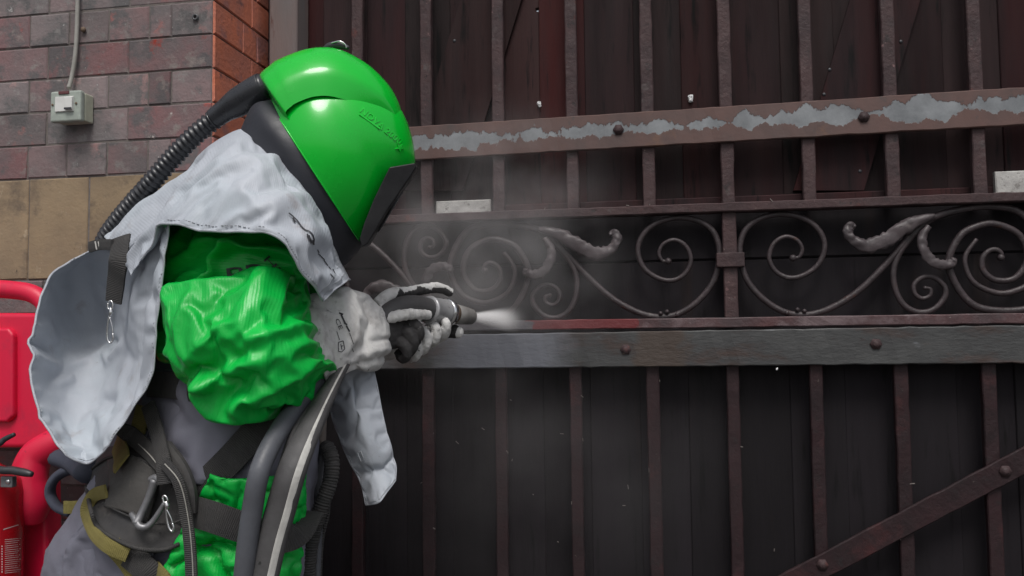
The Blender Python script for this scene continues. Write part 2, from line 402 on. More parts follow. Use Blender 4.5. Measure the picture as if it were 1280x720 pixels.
M['chrome'] = mat('bright_steel', (.62, .62, .63), sc=30, rough=.2, bump=.05, met=1)
M['steel'] = mat('nozzle_steel', (.40, .40, .41), (.32, .32, .33), sc=20, rough=.38, bump=.15, met=.35, spots=[((.15, .13, .12), 40, .62, .7)])
M['rust'] = mat('rusty_collar', (.15, .10, .065), (.11, .08, .06), sc=30, rough=.7, bump=.3, met=.3)
M['taper'] = mat('nozzle_jacket', (.26, .25, .24), (.19, .18, .175), sc=20, rough=.5, bump=.15, met=.4)
M['blast_hose'] = mat('grey_hose', (.085, .09, .105), (.06, .062, .072), sc=8, rough=.5, bump=.2, bsc=70, spots=[((.13, .135, .15), 10, .6, .75)])
M['dark_hose'] = mat('dark_hose', (.075, .073, .075), (.05, .048, .05), sc=10, rough=.6, bump=.3, bsc=80, spots=[((.02, .02, .02), 35, .66, .7)])
M['stripe'] = mat('hose_stripe', (.60, .59, .56), (.45, .44, .42), sc=20, rough=.7, bump=.2, spots=[((.15, .14, .14), 50, .64, .68)])
M['braid'] = mat('braided_cover', (.045, .042, .042), (.03, .03, .03), sc=30, rough=.8, bump=.2, weave=(60, .8, 'X'))
M['brown_cord'] = mat('worn_cord', (.16, .135, .12), (.10, .085, .08), sc=20, rough=.8, bump=.3)
M['red_plastic'] = mat('red_plastic', (.66, .008, .05), (.58, .008, .045), sc=4, rough=.42, bump=.08, bsc=40, spots=[((.45, .015, .05), 9, .52, .68), ((.22, .01, .03), 50, .66, .72), ((.60, .10, .14), 75, .69, .72)])
M['ext_red'] = mat('extinguisher_red', (.42, .006, .012), (.36, .006, .012), sc=4, rough=.25, bump=.02, coat=.5)
M['pale_print'] = mat('pale_print', (.62, .55, .55), sc=20, rough=.6, bump=0)
M['web_silk'] = mat('spider_silk', (.75, .75, .76), sc=40, rough=.9, bump=0)
M['asphalt'] = mat('paving', (.10, .098, .095), (.075, .073, .07), sc=3, rough=.9, bump=.5, bsc=60)
M['skin'] = mat('inner_lining', (.3, .2, .16), sc=8, rough=.7)
# paint on the top rail: flaked to bare grey steel along its middle
def rail_material():
    m = bpy.data.materials.new('flaking_rail_paint'); m.use_nodes = True; t = m.node_tree; N = t.nodes; L = t.links; b = N['Principled BSDF']
    geo = N.new('ShaderNodeNewGeometry')
    def nz(s, det=7, st=(1, 1, 1)):
        mp = N.new('ShaderNodeVectorMath'); mp.operation = 'MULTIPLY'; mp.inputs[1].default_value = st; L.new(geo.outputs['Position'], mp.inputs[0])
        n = N.new('ShaderNodeTexNoise'); n.inputs['Scale'].default_value = s; n.inputs['Detail'].default_value = det; n.inputs['Roughness'].default_value = .65; L.new(mp.outputs[0], n.inputs['Vector']); return n.outputs['Fac']
    def mth(op, a, bb):
        x = N.new('ShaderNodeMath'); x.operation = op
        for i, s in enumerate((a, bb)):
            if isinstance(s, (int, float)): x.inputs[i].default_value = s
            else: L.new(s, x.inputs[i])
        return x.outputs[0]
    sx = N.new('ShaderNodeSeparateXYZ'); L.new(geo.outputs['Position'], sx.inputs[0])
    zc = mth('ADD', mth('MULTIPLY', sx.outputs[0], .014), 1.703)
    dz = mth('ABSOLUTE', mth('SUBTRACT', sx.outputs[2], zc), 0)
    wid = mth('ADD', mth('MULTIPLY', mth('SUBTRACT', nz(11, 8, (1, 1, .5)), .5), .125), .0168)
    wid = mth('ADD', wid, mth('MULTIPLY', mth('SUBTRACT', nz(45, 6), .5), .028))
    k = mth('MULTIPLY', mth('SUBTRACT', wid, dz), 380)
    cl = N.new('ShaderNodeClamp'); L.new(k, cl.inputs[0])
    def mix(f, a, bb):
        x = N.new('ShaderNodeMix'); x.data_type = 'RGBA'; L.new(f, x.inputs[0])
        for s, i in ((a, 6), (bb, 7)):
            if isinstance(s, tuple): x.inputs[i].default_value = (*s, 1)
            else: L.new(s, x.inputs[i])
        return x.outputs[2]
    def rg(s, lo, hi):
        r = N.new('ShaderNodeMapRange'); L.new(s, r.inputs[0]); r.inputs[1].default_value = lo; r.inputs[2].default_value = hi; return r.outputs[0]
    paint = mix(rg(nz(8), .35, .65), (.100, .050, .042), (.070, .041, .037))
    paint = mix(rg(nz(25), .62, .70), paint, (.055, .038, .036))
    paint = mix(rg(nz(5), .58, .66), paint, (.125, .060, .036))
    steel = mix(rg(nz(14), .35, .65), (.205, .217, .23), (.12, .128, .138))
    L.new(mix(cl.outputs[0], paint, steel), b.inputs['Base Color'])
    b.inputs['Roughness'].default_value = .55
    bn = N.new('ShaderNodeBump'); bn.inputs['Strength'].default_value = .6; bn.inputs['Distance'].default_value = .003
    h = mth('ADD', mth('MULTIPLY', cl.outputs[0], -.7), mth('MULTIPLY', nz(70), .4)); L.new(h, bn.inputs['Height']); L.new(bn.outputs[0], b.inputs['Normal'])
    return m
M['rail'] = rail_material()
def zone(m, xa, xb, col, soft=.012):
    t = m.node_tree; N = t.nodes; L = t.links; b = N['Principled BSDF']; src = b.inputs['Base Color'].links[0].from_socket
    geo = N.new('ShaderNodeNewGeometry'); sx = N.new('ShaderNodeSeparateXYZ'); L.new(geo.outputs['Position'], sx.inputs[0])
    nz = N.new('ShaderNodeTexNoise'); nz.inputs['Scale'].default_value = 28; nz.inputs['Detail'].default_value = 6; L.new(geo.outputs['Position'], nz.inputs['Vector'])
    ma = N.new('ShaderNodeMath'); ma.operation = 'MULTIPLY_ADD'; ma.inputs[1].default_value = .10; L.new(nz.outputs['Fac'], ma.inputs[0]); L.new(sx.outputs[0], ma.inputs[2])
    r1 = N.new('ShaderNodeMapRange'); r1.inputs[1].default_value = xa + .05 - soft; r1.inputs[2].default_value = xa + .05 + soft; L.new(ma.outputs[0], r1.inputs[0])
    r2 = N.new('ShaderNodeMapRange'); r2.inputs[1].default_value = xb + .05 + soft; r2.inputs[2].default_value = xb + .05 - soft; L.new(ma.outputs[0], r2.inputs[0])
    mu = N.new('ShaderNodeMath'); mu.operation = 'MULTIPLY'; L.new(r1.outputs[0], mu.inputs[0]); L.new(r2.outputs[0], mu.inputs[1])
    x = N.new('ShaderNodeMix'); x.data_type = 'RGBA'; L.new(mu.outputs[0], x.inputs[0]); L.new(src, x.inputs[6]); x.inputs[7].default_value = (*col, 1); L.new(x.outputs[2], b.inputs['Base Color'])
xg = lambda px: P(px, 410, 2.26).x
zone(M['red_paint'], xg(664), xg(795), (.115, .012, .015), .004); zone(M['red_paint'], -3, xg(664), (.085, .08, .09), .004)
zone(M['bare'], xg(556), xg(700), (.13, .137, .16), .05); zone(M['bare'], xg(795), xg(856), (.050, .036, .029), .012); zone(M['bare'], -3, xg(500), (.075, .075, .08), .03)

# ------------------------------------------------------------------ ground
g = make('ground', [V((-400, -400, 0)), V((400, -400, 0)), V((400, 400, 0)), V((-400, 400, 0))], [(0, 1, 2, 3)], M['asphalt'], smooth=False)
tag(g, 'grey paving in front of the gate and wall', 'ground', kind='structure')

# ------------------------------------------------------------------ brick wall
YW = 2.0; XC = -1.129; CH = 0.0905
wall = root('brick_wall', 'old brick wall with a course of buff stone blocks beside the iron gate', 'wall', (-1.6, YW + .15, 0))
RET = 0.34                                                # how far the wall's end runs back to the gate post
core_v, core_f = box_geo(-3.2, XC - .0025, YW + .003, YW + RET, 0, 3.0, b=.001)
make('mortar', core_v, core_f, M['mortar'], wall, smooth=False)
_bm = {}
def brick(kind, L_, D_, H_, mt, c):
    key = (kind, round(L_, 3), round(D_, 3), round(H_, 3), random.randrange(4))
    if key not in _bm:
        v, f = box_geo(-L_ / 2, L_ / 2, -D_ / 2, D_ / 2, -H_ / 2, H_ / 2, b=.0028, j=.0012)
        bm = bmesh.new(); vs = [bm.verts.new(q) for q in v]
        for q in f: bm.faces.new([vs[i] for i in q])
        bmesh.ops.recalc_face_normals(bm, faces=bm.faces)
        me = bpy.data.meshes.new(kind); bm.to_mesh(me); bm.free(); me.materials.append(mt); _bm[key] = me
    o = link(kind, _bm[key], c, wall)
    o.rotation_euler = (0, random.uniform(-.004, .004), 0)
    return o
def course(z0, z1, hdr, kind='brick'):
    j = .0036; H_ = z1 - z0 - j; zc = (z0 + z1) / 2; ret = kind == 'brick'
    if kind == 'stone_block': lens = [.178] * 12
    else: lens = ([.119, .066] + [.119] * 16) if hdr else [.243] * 9
    x = XC; first = True
    for l in lens:
        if x - l < -2.55: break
        d = .03
        if first and kind != 'stone_block':                 # quoin pieces: also show on the return, in orange brick below
            pass
        pr = random.uniform(-.0015, .0015)
        brick(kind, l - j, d, H_, M['stone'] if kind == 'stone_block' else M['brick'], V((x - l / 2 - (.0 if not first else .002), YW + d / 2 + pr, zc)))
        x -= l; first = False
    # the return: bricks run back (Y) on the face that looks towards the gate
    y = YW + .0
    rl = [.155, .085, .1] if hdr else [.205, .135]
    for l in rl:
        kd = 'stone_block' if kind == 'stone_block' else 'red_brick'
        key = ('r', kd, round(l, 3), round(H_, 3))
        v, f = box_geo(-l / 2 + j / 2, l / 2 - j / 2, -.015, .015, -H_ / 2, H_ / 2, b=.003, j=.001)
        me = _bm.get(key)
        if me is None:
            bm = bmesh.new(); vs = [bm.verts.new(Matrix.Rotation(pi / 2, 3, 'Z') @ q) for q in v]
            for q in f: bm.faces.new([vs[i] for i in q])
            bmesh.ops.recalc_face_normals(bm, faces=bm.faces); me = bpy.data.meshes.new(kd); bm.to_mesh(me); bm.free()
            me.materials.append(M['stone'] if kd == 'stone_block' else M['red_brick']); _bm[key] = me
        off = .034 if y == YW else 0
        c = V((XC - .013, y + l / 2 + .0015, zc))
        if off: pass
        link('brick' if kd == 'red_brick' else kd, me, c, wall)
        y += l
zt = [1.589 + CH * k for k in range(12)]
for k in range(11): course(zt[k], zt[k + 1], k % 2 == 0)
course(1.315, 1.589, False, 'stone_block')
z = 1.315; k = 0
while z - CH > .05: course(z - CH, z, k % 2 == 1); z -= CH; k += 1
# a bolt eye let into a corner brick
c = P(245, 22, YW - .002)
v, f, u = tube_geo([c + V((0, .01, 0)), c + V((0, -.006, 0))], .0085, seg=14, ns=1, cap=False)
v2, f2, u2 = tube_geo([c + V((0, .01, 0)), c + V((0, -.006, 0))], .0048, seg=14, ns=1, cap=False)
n = len(v); ring = [(n // 2 + i, n // 2 + (i + 1) % 14, n + n // 2 + (i + 1) % 14, n + n // 2 + i) for i in range(14)]
make('anchor_sleeve', v + v2, f + [tuple(i + n for i in q) for q in f2] + ring, M['bare'], wall)

# ------------------------------------------------------------------ switch box and cable
a = P(62, 153, YW - .055); b_ = P(101, 112, YW - .055)
sw = root('power_switch', 'weathered grey-green metal switch box with white rocker on the brick wall', 'switch', ((a.x + b_.x) / 2, YW, a.z))
def rbox(name, x0, x1, y0, y1, z0, z1, mt, parent, b=.004):
    bm = bmesh.new(); bmesh.ops.create_cube(bm, size=1)
    for q in bm.verts: q.co = V(((x0 + x1) / 2 + q.co.x * (x1 - x0), (y0 + y1) / 2 + q.co.y * (y1 - y0), (z0 + z1) / 2 + q.co.z * (z1 - z0)))
    bmesh.ops.bevel(bm, geom=bm.edges[:], offset=b, segments=3, profile=.6, affect='EDGES')
    vs = [q.co.copy() for q in bm.verts]; bm.verts.index_update(); fs = [tuple(q.index for q in fa.verts) for fa in bm.faces]; bm.free()
    o = make(name, vs, fs, mt, parent, smooth=True)
    for p in o.data.polygons: p.use_smooth = True
    md = o.modifiers.new('n', 'WEIGHTED_NORMAL'); md.keep_sharp = False
    return o
rbox('back_box', a.x + .003, b_.x - .001, YW - .036, YW - .001, a.z + .004, b_.z - .003, M['switch_side'], sw)
rbox('front_plate', a.x, b_.x, YW - .055, YW - .037, a.z, b_.z, M['switch'], sw, b=.006)
q0 = P(69, 140, YW - .057); q1 = P(92, 120, YW - .057)
rbox('rocker_surround', q0.x, q1.x, YW - .059, YW - .053, q0.z, q1.z, M['white_plastic'], sw, b=.001)
q2 = P(81, 137, YW - .06); q3 = P(91, 121, YW - .06)
rbox('rocker', q2.x, q3.x, YW - .064, YW - .058, q2.z, q3.z, M['white_plastic'], sw, b=.0015)
q2 = P(81.5, 136.4, YW - .06); q3 = P(90.5, 133.4, YW - .06)
rbox('indicator', q2.x, q3.x, YW - .0655, YW - .0635, q2.z - .002, q3.z - .002, M['black'], sw, b=.0006)
q2 = P(73, 118, YW - .057); q3 = P(86, 113.5, YW - .057)
rbox('indicator_lamp', q2.x, q3.x, YW - .058, YW - .053, q2.z, q3.z, M['maroon'], sw, b=.001)
for x, y in ((65.5, 131), (95, 129), (77.5, 131)):
    v, f = ball_geo(P(x, y, YW - .0565), .0035 if x != 77.5 else .003, 5, (1, .4, 1)); make('screw', v, f, M['rust'] if x != 77.5 else M['black'], sw)
tube('conduit_cable', [P(97, -40, YW - .012), P(97, 5, YW - .012), P(96, 40, YW - .012), P(94, 70, YW - .013), P(90, 95, YW - .014), P(86, 110, YW - .02)], .0056, M['cable'], sw, seg=10)
v, f = ball_geo(P(104, 37, YW - .006), .0075, 5, (1, .8, 1)); make('cable_clip', v, f, M['rust'], sw)

# ------------------------------------------------------------------ gate
YG = 2.27
gate = root('iron_gate', 'dark painted iron gate with scrollwork panel and dark boards behind the bars', 'gate', (.5, YG, 0))
GX0, GX1 = -1.0, 2.1
ztop = 2.62
def rail(name, z0, z1, y0, y1, mt, n=90, j=.001):
    return beam(name, V((GX0, (y0 + y1) / 2, (z0 + z1) / 2)), V((GX1, (y0 + y1) / 2, (z0 + z1) / 2)), z1 - z0, y1 - y0, mt, gate, n=n, j=j)
# top rail climbs very slightly to the right
beam('rail', V((GX0, YG - .006, 1.692)), V((GX1, YG - .006, 1.721)), .0955, .012, M['rail'], gate, n=120, j=.0009)
rail('rail', 1.470, 1.4935, YG - .016, YG + .03, M['iron'])
rail('rail', 1.166, 1.192, YG - .012, YG + .028, M['red_paint'])
beam('rail', V((GX0, YG - .009, 1.107)), V((GX1, YG - .009, 1.121)), .093, .018, M['bare'], gate, n=120, j=.0013)
rail('rail', .10, .17, YG - .008, YG + .004, M['iron'])
rail('rail', ztop - .06, ztop, YG - .008, YG + .004, M['iron'])
BX = [-.629 + .2062 * k for k in range(-1, 13)]
def bar(x, z0, z1, wd=.033, mt=M['iron']):
    beam('bar', V((x, YG + .0115, z0)), V((x + random.uniform(-.002, .002), YG + .0115, z1)), wd + random.uniform(-.001, .001), .022, mt, gate, n=26, j=.001)
for k, x in enumerate(BX):
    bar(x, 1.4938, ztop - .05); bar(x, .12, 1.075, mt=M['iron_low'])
XP = BX[5]
for x in (XP, XP + 1.345):
    beam('post_bar', V((x, YG + .0105, 1.1925)), V((x, YG + .0105, 1.4698)), .036, .026, M['iron'], gate, n=10, j=.001)
    rbox('collar', x - .036, x + .036, YG - .012, YG + .022, P(915, 334, YG).z, P(915, 316, YG).z, M['iron'], gate, b=.003)
# brace across the lower bars
beam('brace', P(890, 780, YG - .006), P(1420, 502, YG - .006), .058, .011, M['iron_low'], gate, n=60, j=.001)
def bolt(x, y, Y, r=.011):
    c = P(x, y, Y)
    g1 = ball_geo(c, r, 6, (1, .75, 1)); g2 = tube_geo([c + V((0, .006, 0)), c + V((0, -.002, 0))], r * 1.35, seg=6, ns=1)
    v, f = join(g1, g2); make('bolt', v, f, M['iron'], gate)
for x, y, Y in ((773, 162, YG - .014), (1080, 146, YG - .014), (782, 437, YG - .019), (1095, 430, YG - .019), (1257, 589, YG - .014), (1028, 706, YG - .014)): bolt(x, y, Y)
# --- scrollwork, drawn once for the right half panel and mirrored / turned
Z = lambda x, y: (820 + x / 2.77, 220 + y / 2.77)
YS = YG + .012
def g2(p): q = P(p[0], p[1], YS); return (q.x, q.z)
SC = [Z(*p) for p in [(955, 148), (905, 183), (852, 240), (790, 312), (705, 395), (620, 450), (540, 478), (462, 476), (392, 442), (332, 385), (301, 325), (290, 252), (308, 190), (355, 150), (430, 132), (510, 147), (563, 187), (584, 243), (563, 305), (512, 343), (460, 352), (415, 330), (392, 285), (407, 235), (447, 210), (488, 222), (506, 252), (496, 280), (474, 284)]]
SM = [Z(*p) for p in [(935, 160), (885, 212), (842, 270), (822, 335), (832, 402), (862, 450), (910, 472), (960, 462), (998, 422), (1000, 385), (968, 354), (925, 350), (894, 376), (897, 408), (922, 424), (948, 414), (950, 392), (932, 388)]]
L1 = [Z(*p) for p in [(960, 140), (895, 160), (840, 190), (785, 226), (725, 246), (678, 228), (658, 198), (668, 176), (686, 178)]]
L1W = [.006, .014, .018, .019, .017, .013, .011, .012, .004]
L2 = [Z(*p) for p in [(940, 175), (915, 215), (918, 258), (948, 300), (990, 310), (1018, 300), (1022, 285)]]
L2W = [.006, .010, .012, .0125, .012, .011, .004]
BC = (1245, 323)                                          # middle of the two-armed spiral
bc = g2(BC)
def spiral_arm():
    pts = [Z(955, 146), Z(1020, 124)]
    rs = [(-100, 66), (-60, 64.5), (-10, 61), (30, 54), (60, 47), (90, 43), (135, 41), (180, 39), (225, 34), (270, 27), (315, 22), (360, 17), (405, 13), (450, 11), (495, 9), (530, 6)]
    for d, r in rs: pts.append((BC[0] + r * cos(radians(d)), BC[1] + r * sin(radians(d))))
    return pts
SP = spiral_arm()
T_id = lambda p: p
T_mir = lambda p: (2 * XP - p[0], p[1])
T_rot = lambda p: (2 * bc[0] - p[0], 2 * bc[1] - p[1])
def scroll(pts, tf, r0=.0086, end=.013, name='scroll'):
    q = [tf(g2(p)) for p in pts]; n = len(q)
    z0 = 1.195
    p3 = [V((x, YS + .001 * sin(i * .7), z)) for i, (x, z) in enumerate(q)]
    rad = [r0 * (1 - .45 * (i / (n - 1)) ** 2) * (1 + .05 * noise.noise(V((i * 1.3, pts[0][0], 0)))) for i in range(n)]
    g1 = tube_geo(p3, rad, seg=8, ns=5, flat=.8)
    gs = [g1]
    if end: gs.append(ball_geo(p3[-1], end * .72, 7))
    v, f = join(*gs); make(name, v, f, M['iron_scroll'], gate)
def leaf(pts, wds, tf, name='leaf'):
    q = cr([(*tf(g2(p)), w_) for p, w_ in zip(pts, wds)], 7); n = len(q); verts = []; m_ = 7
    for i, (x, z, wd) in enumerate(q):
        x0, z0, _ = q[max(i - 1, 0)]; x1, z1, _ = q[min(i + 1, n - 1)]
        t = V((x1 - x0, 0, z1 - z0)).normalized(); s = V((-t.z, 0, t.x))
        for k in range(m_):
            a = -1 + 2 * k / (m_ - 1)
            wv = 1 + .34 * noise.noise(V((i * .55, a * 3, pts[0][1]))) * abs(a)
            lift = -.005 * (1 - a * a) - .012 * sin(pi * i / n) + .005 * noise.noise(V((i * .35, a, 3.3)))
            verts.append(V((x, YS - .010 + lift, z)) + s * a * wd * wv)
    faces = [(i * m_ + k, i * m_ + k + 1, (i + 1) * m_ + k + 1, (i + 1) * m_ + k) for i in range(n - 1) for k in range(m_ - 1)]
    solid(make(name, verts, faces, M['iron_leaf'], gate), .0035)
for base in (T_id, T_mir):
    for tf in ((base,) + ((lambda p, b=base: b(T_rot(p))),)):
        scroll(SC, tf); scroll(SM, tf, r0=.0080, end=.008); leaf(L1, L1W, tf); leaf(L2, L2W, tf)
        full = (tf is not base) 
        scroll(SP if full else SP[:-7], tf, r0=.0095, end=.0125 if full else 0)
    for bx, by in ((452, 474), (512, 468), (38, 470)):
        x, z = base(g2(Z(bx, by))); v, f = ball_geo(V((x, YS - .008, z)), .006, 5); make('rivet', v, f, M['iron_scroll'], gate)
# --- boards behind the bars
YB = YG + .058
jx = [345, 405, 458, 507, 562, 617, 673, 731, 791, 851, 912, 975, 1041, 1108, 1177, 1250, 1325, 1402, 1482, 1565]
JX = [P(x, 50, YB).x for x in jx]; JX = [JX[0] - .13] + JX
def board(x0, x1, z0, z1, mt, notch=None, dy=None, name='plank'):
    y = YB + (random.choice((0, .004)) + random.uniform(0, .0015) if dy is None else dy)
    out = [(x0 - .002, z0), (x1 + .002, z0)]
    if notch: out += [(x1 + .002, notch - .007), (x1 - .006, notch - .005), (x1 - .007, notch + .004), (x1 + .002, notch + .006)]
    out += [(x1 + .002, z1), (x0 - .002, z1)]
    n = len(out); b = .0022; cx = (x0 + x1) / 2
    fr = [V((px + (b if px < cx else -b), y, pz)) for px, pz in out]; md = [V((px, y + b, pz)) for px, pz in out]; bk = [V((px, y + .02, pz)) for px, pz in out]
    fs = [tuple(range(n)), tuple(range(3 * n - 1, 2 * n - 1, -1))]
    for k in range(n):
        k2 = (k + 1) % n; fs += [(k, n + k, n + k2, k2), (n + k, 2 * n + k, 2 * n + k2, n + k2)]
    return make(name, fr + md + bk, fs, mt, gate, smooth=False)
hole = P(675, 11.5, YB).z
for i in range(len(JX) - 1):
    dy = .0045 * (i % 2) + random.uniform(0, .001)
    if i in (6, 7):                                        # a knot hole where these two meet lets the sky through
        gx = JX[7]
        nx0 = JX[i] ; nx1 = JX[i + 1]
        if i == 6: board(nx0, nx1, 1.478, ztop - .02, M['board'], notch=hole, dy=dy)
        else: board(nx0 + .0022, nx1, 1.478, ztop - .02, M['board'], dy=dy)
    else: board(JX[i], JX[i + 1], 1.478, ztop - .02, M['board'], dy=dy)
for i in range(len(JX) - 1): board(JX[i], JX[i + 1], .06, 1.148, M['board_low'], dy=.0045 * (i % 2) + random.uniform(0, .001))
zj = P(800, 327, YB).z
for z0, z1, dy in ((1.15, zj - .0005, .004), (zj + .0005, 1.476, 0.0)):
    v, f = box_geo(JX[0], JX[-1], YB + dy, YB + .02, z0, z1, b=.004); make('plank', v, f, M['board_low'], gate, smooth=False)
# ledge strip at the foot of the upper boards and leaning braces nailed on them
v, f = box_geo(JX[0], JX[-1], YB - .016, YB - .001, 1.497, 1.519, b=.003); make('ledge_batten', v, f, M['board'], gate, smooth=False)
def diag(x_top, x_bot, wpx, yt=-120, yb=238):
    y0 = YB - .014; pts = [(x_top, yt), (x_top + wpx, yt), (x_bot + wpx, yb), (x_bot, yb)]
    vs = [P(x, y, y0) for x, y in pts] + [P(x, y, y0) + V((0, .012, 0)) for x, y in pts]
    make('diagonal_brace', vs, [(0, 1, 2, 3), (7, 6, 5, 4), (0, 4, 5, 1), (1, 5, 6, 2), (2, 6, 7, 3), (3, 7, 4, 0)], M['board'], gate, smooth=False)
diag(1098, 992, 88); diag(612, 503, 76); 
for x, y in ((1030, 118), (1126, 52), (568, 51), (1075, 214), (1037, 87)):
    c = P(x, y, YB - .014); v, f = ball_geo(c, .005, 5, (1, .5, 1)); make('nail', v, f, M['black'], gate)
# dark fill standing in for the shadow in the gap by the wall, then the hinge post
jp = root('gate_post', 'weathered grey timber gate post between the orange brick return and the gate', 'post', (-1.13, YG, 0))
x0 = P(336, 60, YG - .03).x; x1 = P(371, 60, YG - .03).x
v, f = box_geo(x0, x1, YG - .03, YG + .05, 0, 2.7, b=.004, j=.001); make('post', v, f, M['post'], jp, smooth=False)
v, f = box_geo(XC + .001, x0 - .001, YG + .04, YG + .09, 0, 2.7, b=.003); make('gap_fill', v, f, M['board_low'], jp, smooth=False)  # dark board added where the gap shows only shadow
v, f = box_geo(XC + .001, x0 + .2, YG + .095, YG + .12, 0, 2.7, b=.003); make('gap_backing', v, f, M['board_low'], jp, smooth=False)  # dark backing added behind the same shadowed gap
# white painted offcuts behind the bars on the rail
for (xa, ya, xb, yb, lb) in ((545, 249, 613, 266, 'short white painted offcut lying on the rail near the helmet'), (1245, 211, 1330, 243, 'flaked white painted block on the rail at the right edge')):
    p0 = P(xa, yb, YG + .026); p1 = P(xb, ya, YG + .026)
    v, f = box_geo(p0.x, p1.x, YG + .0245, YG + .040, 1.4955, p1.z, b=.003, j=.0015)
    tag(make('white_offcut', v, f, M['white_board'], smooth=False), lb, 'board', 'white offcuts on the gate rail')
# wisps of cobweb
def wisp(x, y, Y, s):
    gs = []
    c = P(x, y, Y)
    for k in range(7):
        p = [c + V((random.uniform(-s, s), random.uniform(-.003, .003), random.uniform(-s, s) * 1.4)) for _ in range(4)]
        gs.append(tube_geo(p, [.0006, .0014, .0010, .0004], seg=5, ns=4))
    v, f = join(*gs); make('cobweb', v, f, M['web_silk'], gate)
wisp(863, 123, YB - .006, .007); wisp(674, 130, YB - .006, .006); wisp(971, 461, YG - .012, .0022)
for k in range(28):                                        # chips of paint and splinters caught on the ironwork
    x = random.choice((random.uniform(450, 1280), random.uniform(480, 860))); y = random.uniform(465, 715)
    c = P(x, y, YB - .0015)
    if k % 2: c = V((random.choice(BX[1:9]) + random.choice((-.0165, .0165)) , YG - .001, random.uniform(.62, 1.04)))
    if k % 7 == 0: c = V((random.uniform(-.3, .85), YG - .0165, 1.4935 + .002))
    d = V((random.uniform(-1, 1), -.1, random.uniform(-1.5, 1.5))).normalized() * random.uniform(.0015, .006)
    s = V((d.z, 0, -d.x)).normalized() * random.uniform(.0006, .0011)
    make('paint_chip', [c - d - s, c + d - s, c + d + s, c - d + s, c - d - s + V((0, .003, 0)), c + d - s + V((0, .003, 0)), c + d + s + V((0, .003, 0)), c - d + s + V((0, .003, 0))],
         [(0, 1, 2, 3), (7, 6, 5, 4), (0, 4, 5, 1), (1, 5, 6, 2), (2, 6, 7, 3), (3, 7, 4, 0)], M['plate_chip'], gate, smooth=False)
# ------------------------------------------------------------------ person: body under the kit
YP = 1.62
person = root('person', 'person in bright green blast helmet and suit with grey cape bending towards the gate', 'person', (-.75, YP, 0))
torso = [(225, 225, 380, 250, 1.62, .11), (172, 292, 385, 315, 1.68, .15), (165, 375, 382, 392, 1.67, .15), (168, 455, 388, 470, 1.63, .165), (152, 525, 395, 540, 1.62, .165),
         (128, 585, 392, 600, 1.62, .17), (92, 640, 390, 652, 1.62, .18), (62, 690, 386, 705, 1.62, .185), (55, 740, 378, 760, 1.62, .185), (75, 800, 370, 815, 1.62, .18)]
def limb(path, rads, **k): return tube_geo([V(p) for p in path], rads, seg=20, ns=6, **k)
hipx = P(215, 740, YP).x; zh = P(215, 760, YP).z
parts = [loft_geo(torso, seg=36, ns=5)[:2],
         limb([(hipx - .03, YP - .10, zh), (hipx + .03, YP - .11, .48), (hipx - .02, YP - .11, .09), (hipx - .02, YP - .11, .02)], [.125, .09, .062, .062])[:2],
         limb([(hipx - .03, YP + .10, zh), (hipx + .12, YP + .12, .48), (hipx + .10, YP + .12, .09), (hipx + .10, YP + .12, .02)], [.125, .09, .062, .062])[:2],
         limb([(hipx - .07, YP - .11, .05), (hipx + .06, YP - .12, .05), (hipx + .17, YP - .13, .035)], [.055, .055, .038])[:2],
         limb([(hipx + .05, YP + .12, .05), (hipx + .18, YP + .13, .05), (hipx + .29, YP + .14, .035)], [.055, .055, .038])[:2],
         limb([P(300, 260, 1.64), P(345, 225, 1.63), P(390, 195, 1.62)], [.08, .055, .055])[:2],
         ball_geo(P(425, 170, 1.62), .08, 10),
         # upper arms
         limb([P(300, 280, 1.58), P(280, 400, 1.52), P(290, 450, 1.48)], [.05, .045, .045])[:2],
         limb([P(290, 450, 1.47), P(350, 440, 1.56), P(420, 418, 1.67), P(480, 408, 1.80)], [.045, .036, .028, .024])[:2],
         limb([P(330, 280, 1.76), P(360, 420, 1.86), P(440, 430, 1.90), P(520, 415, 2.00)], [.085, .07, .05, .035])[:2]]
bv, bf = remesh(join(*parts), .011, 8)
bv = displace(bv, bf, waves=[(.008, 7, 6, 13, .5, 3.1), (.003, 22, 14, 30, -.4, 8.2)])
body = make('body', bv, bf, M['grey_cloth'], person)
body['label'] = 'grey coverall showing at the back, hips and legs'
BB = bvh_of(body)

# --- green upper sleeve in the cape's arm opening, and the ballooning forearm sleeve
ua = [(255, 256, 325, 262, 1.55, .04), (206, 296, 372, 312, 1.53, .085), (194, 345, 380, 352, 1.53, .095), (194, 400, 382, 405, 1.52, .095), (205, 455, 375, 455, 1.50, .09)]
v, f, u = loft_geo(ua, seg=72, ns=12)
v = displace(v, f, waves=[(.004, 7, 6, 14, .9, 1.3)], folds=[fold([(264, 306), (247, 318), (240, 340), (226, 352)], 1.38, .022, .010), fold([(264, 306), (300, 309), (332, 313), (375, 345)], 1.38, .014, .010), fold([(215, 300), (240, 296), (262, 304)], 1.38, .01, .01)])
n_ = len(v) - 2; v = settle(v, f, [1 if (i // 72 < 2 or i // 72 > n_ // 72 - 3) else .2 for i in range(len(v))], grow=.08, bend=2.5, sharp=.6, tension=15, mass=.3, frames=18, seed=2)
usl = make('upper_sleeve', v, f, M['green_cloth'], person, uvs=u); sub(usl); UB = bvh_of(usl)
fs_ = [(203, 360, 203, 368, 1.41, .02), (206, 358, 207, 410, 1.41, .065), (220, 356, 215, 456, 1.41, .085), (248, 354, 236, 482, 1.41, .10), (290, 350, 266, 521, 1.42, .105), (330, 346, 322, 520, 1.44, .105),
       (360, 358, 356, 507, 1.48, .095), (373, 380, 384, 489, 1.52, .080), (385, 402, 400, 463, 1.57, .056), (392, 420, 403, 450, 1.59, .035)]
v, f, u = loft_geo(fs_, seg=100, ns=11)
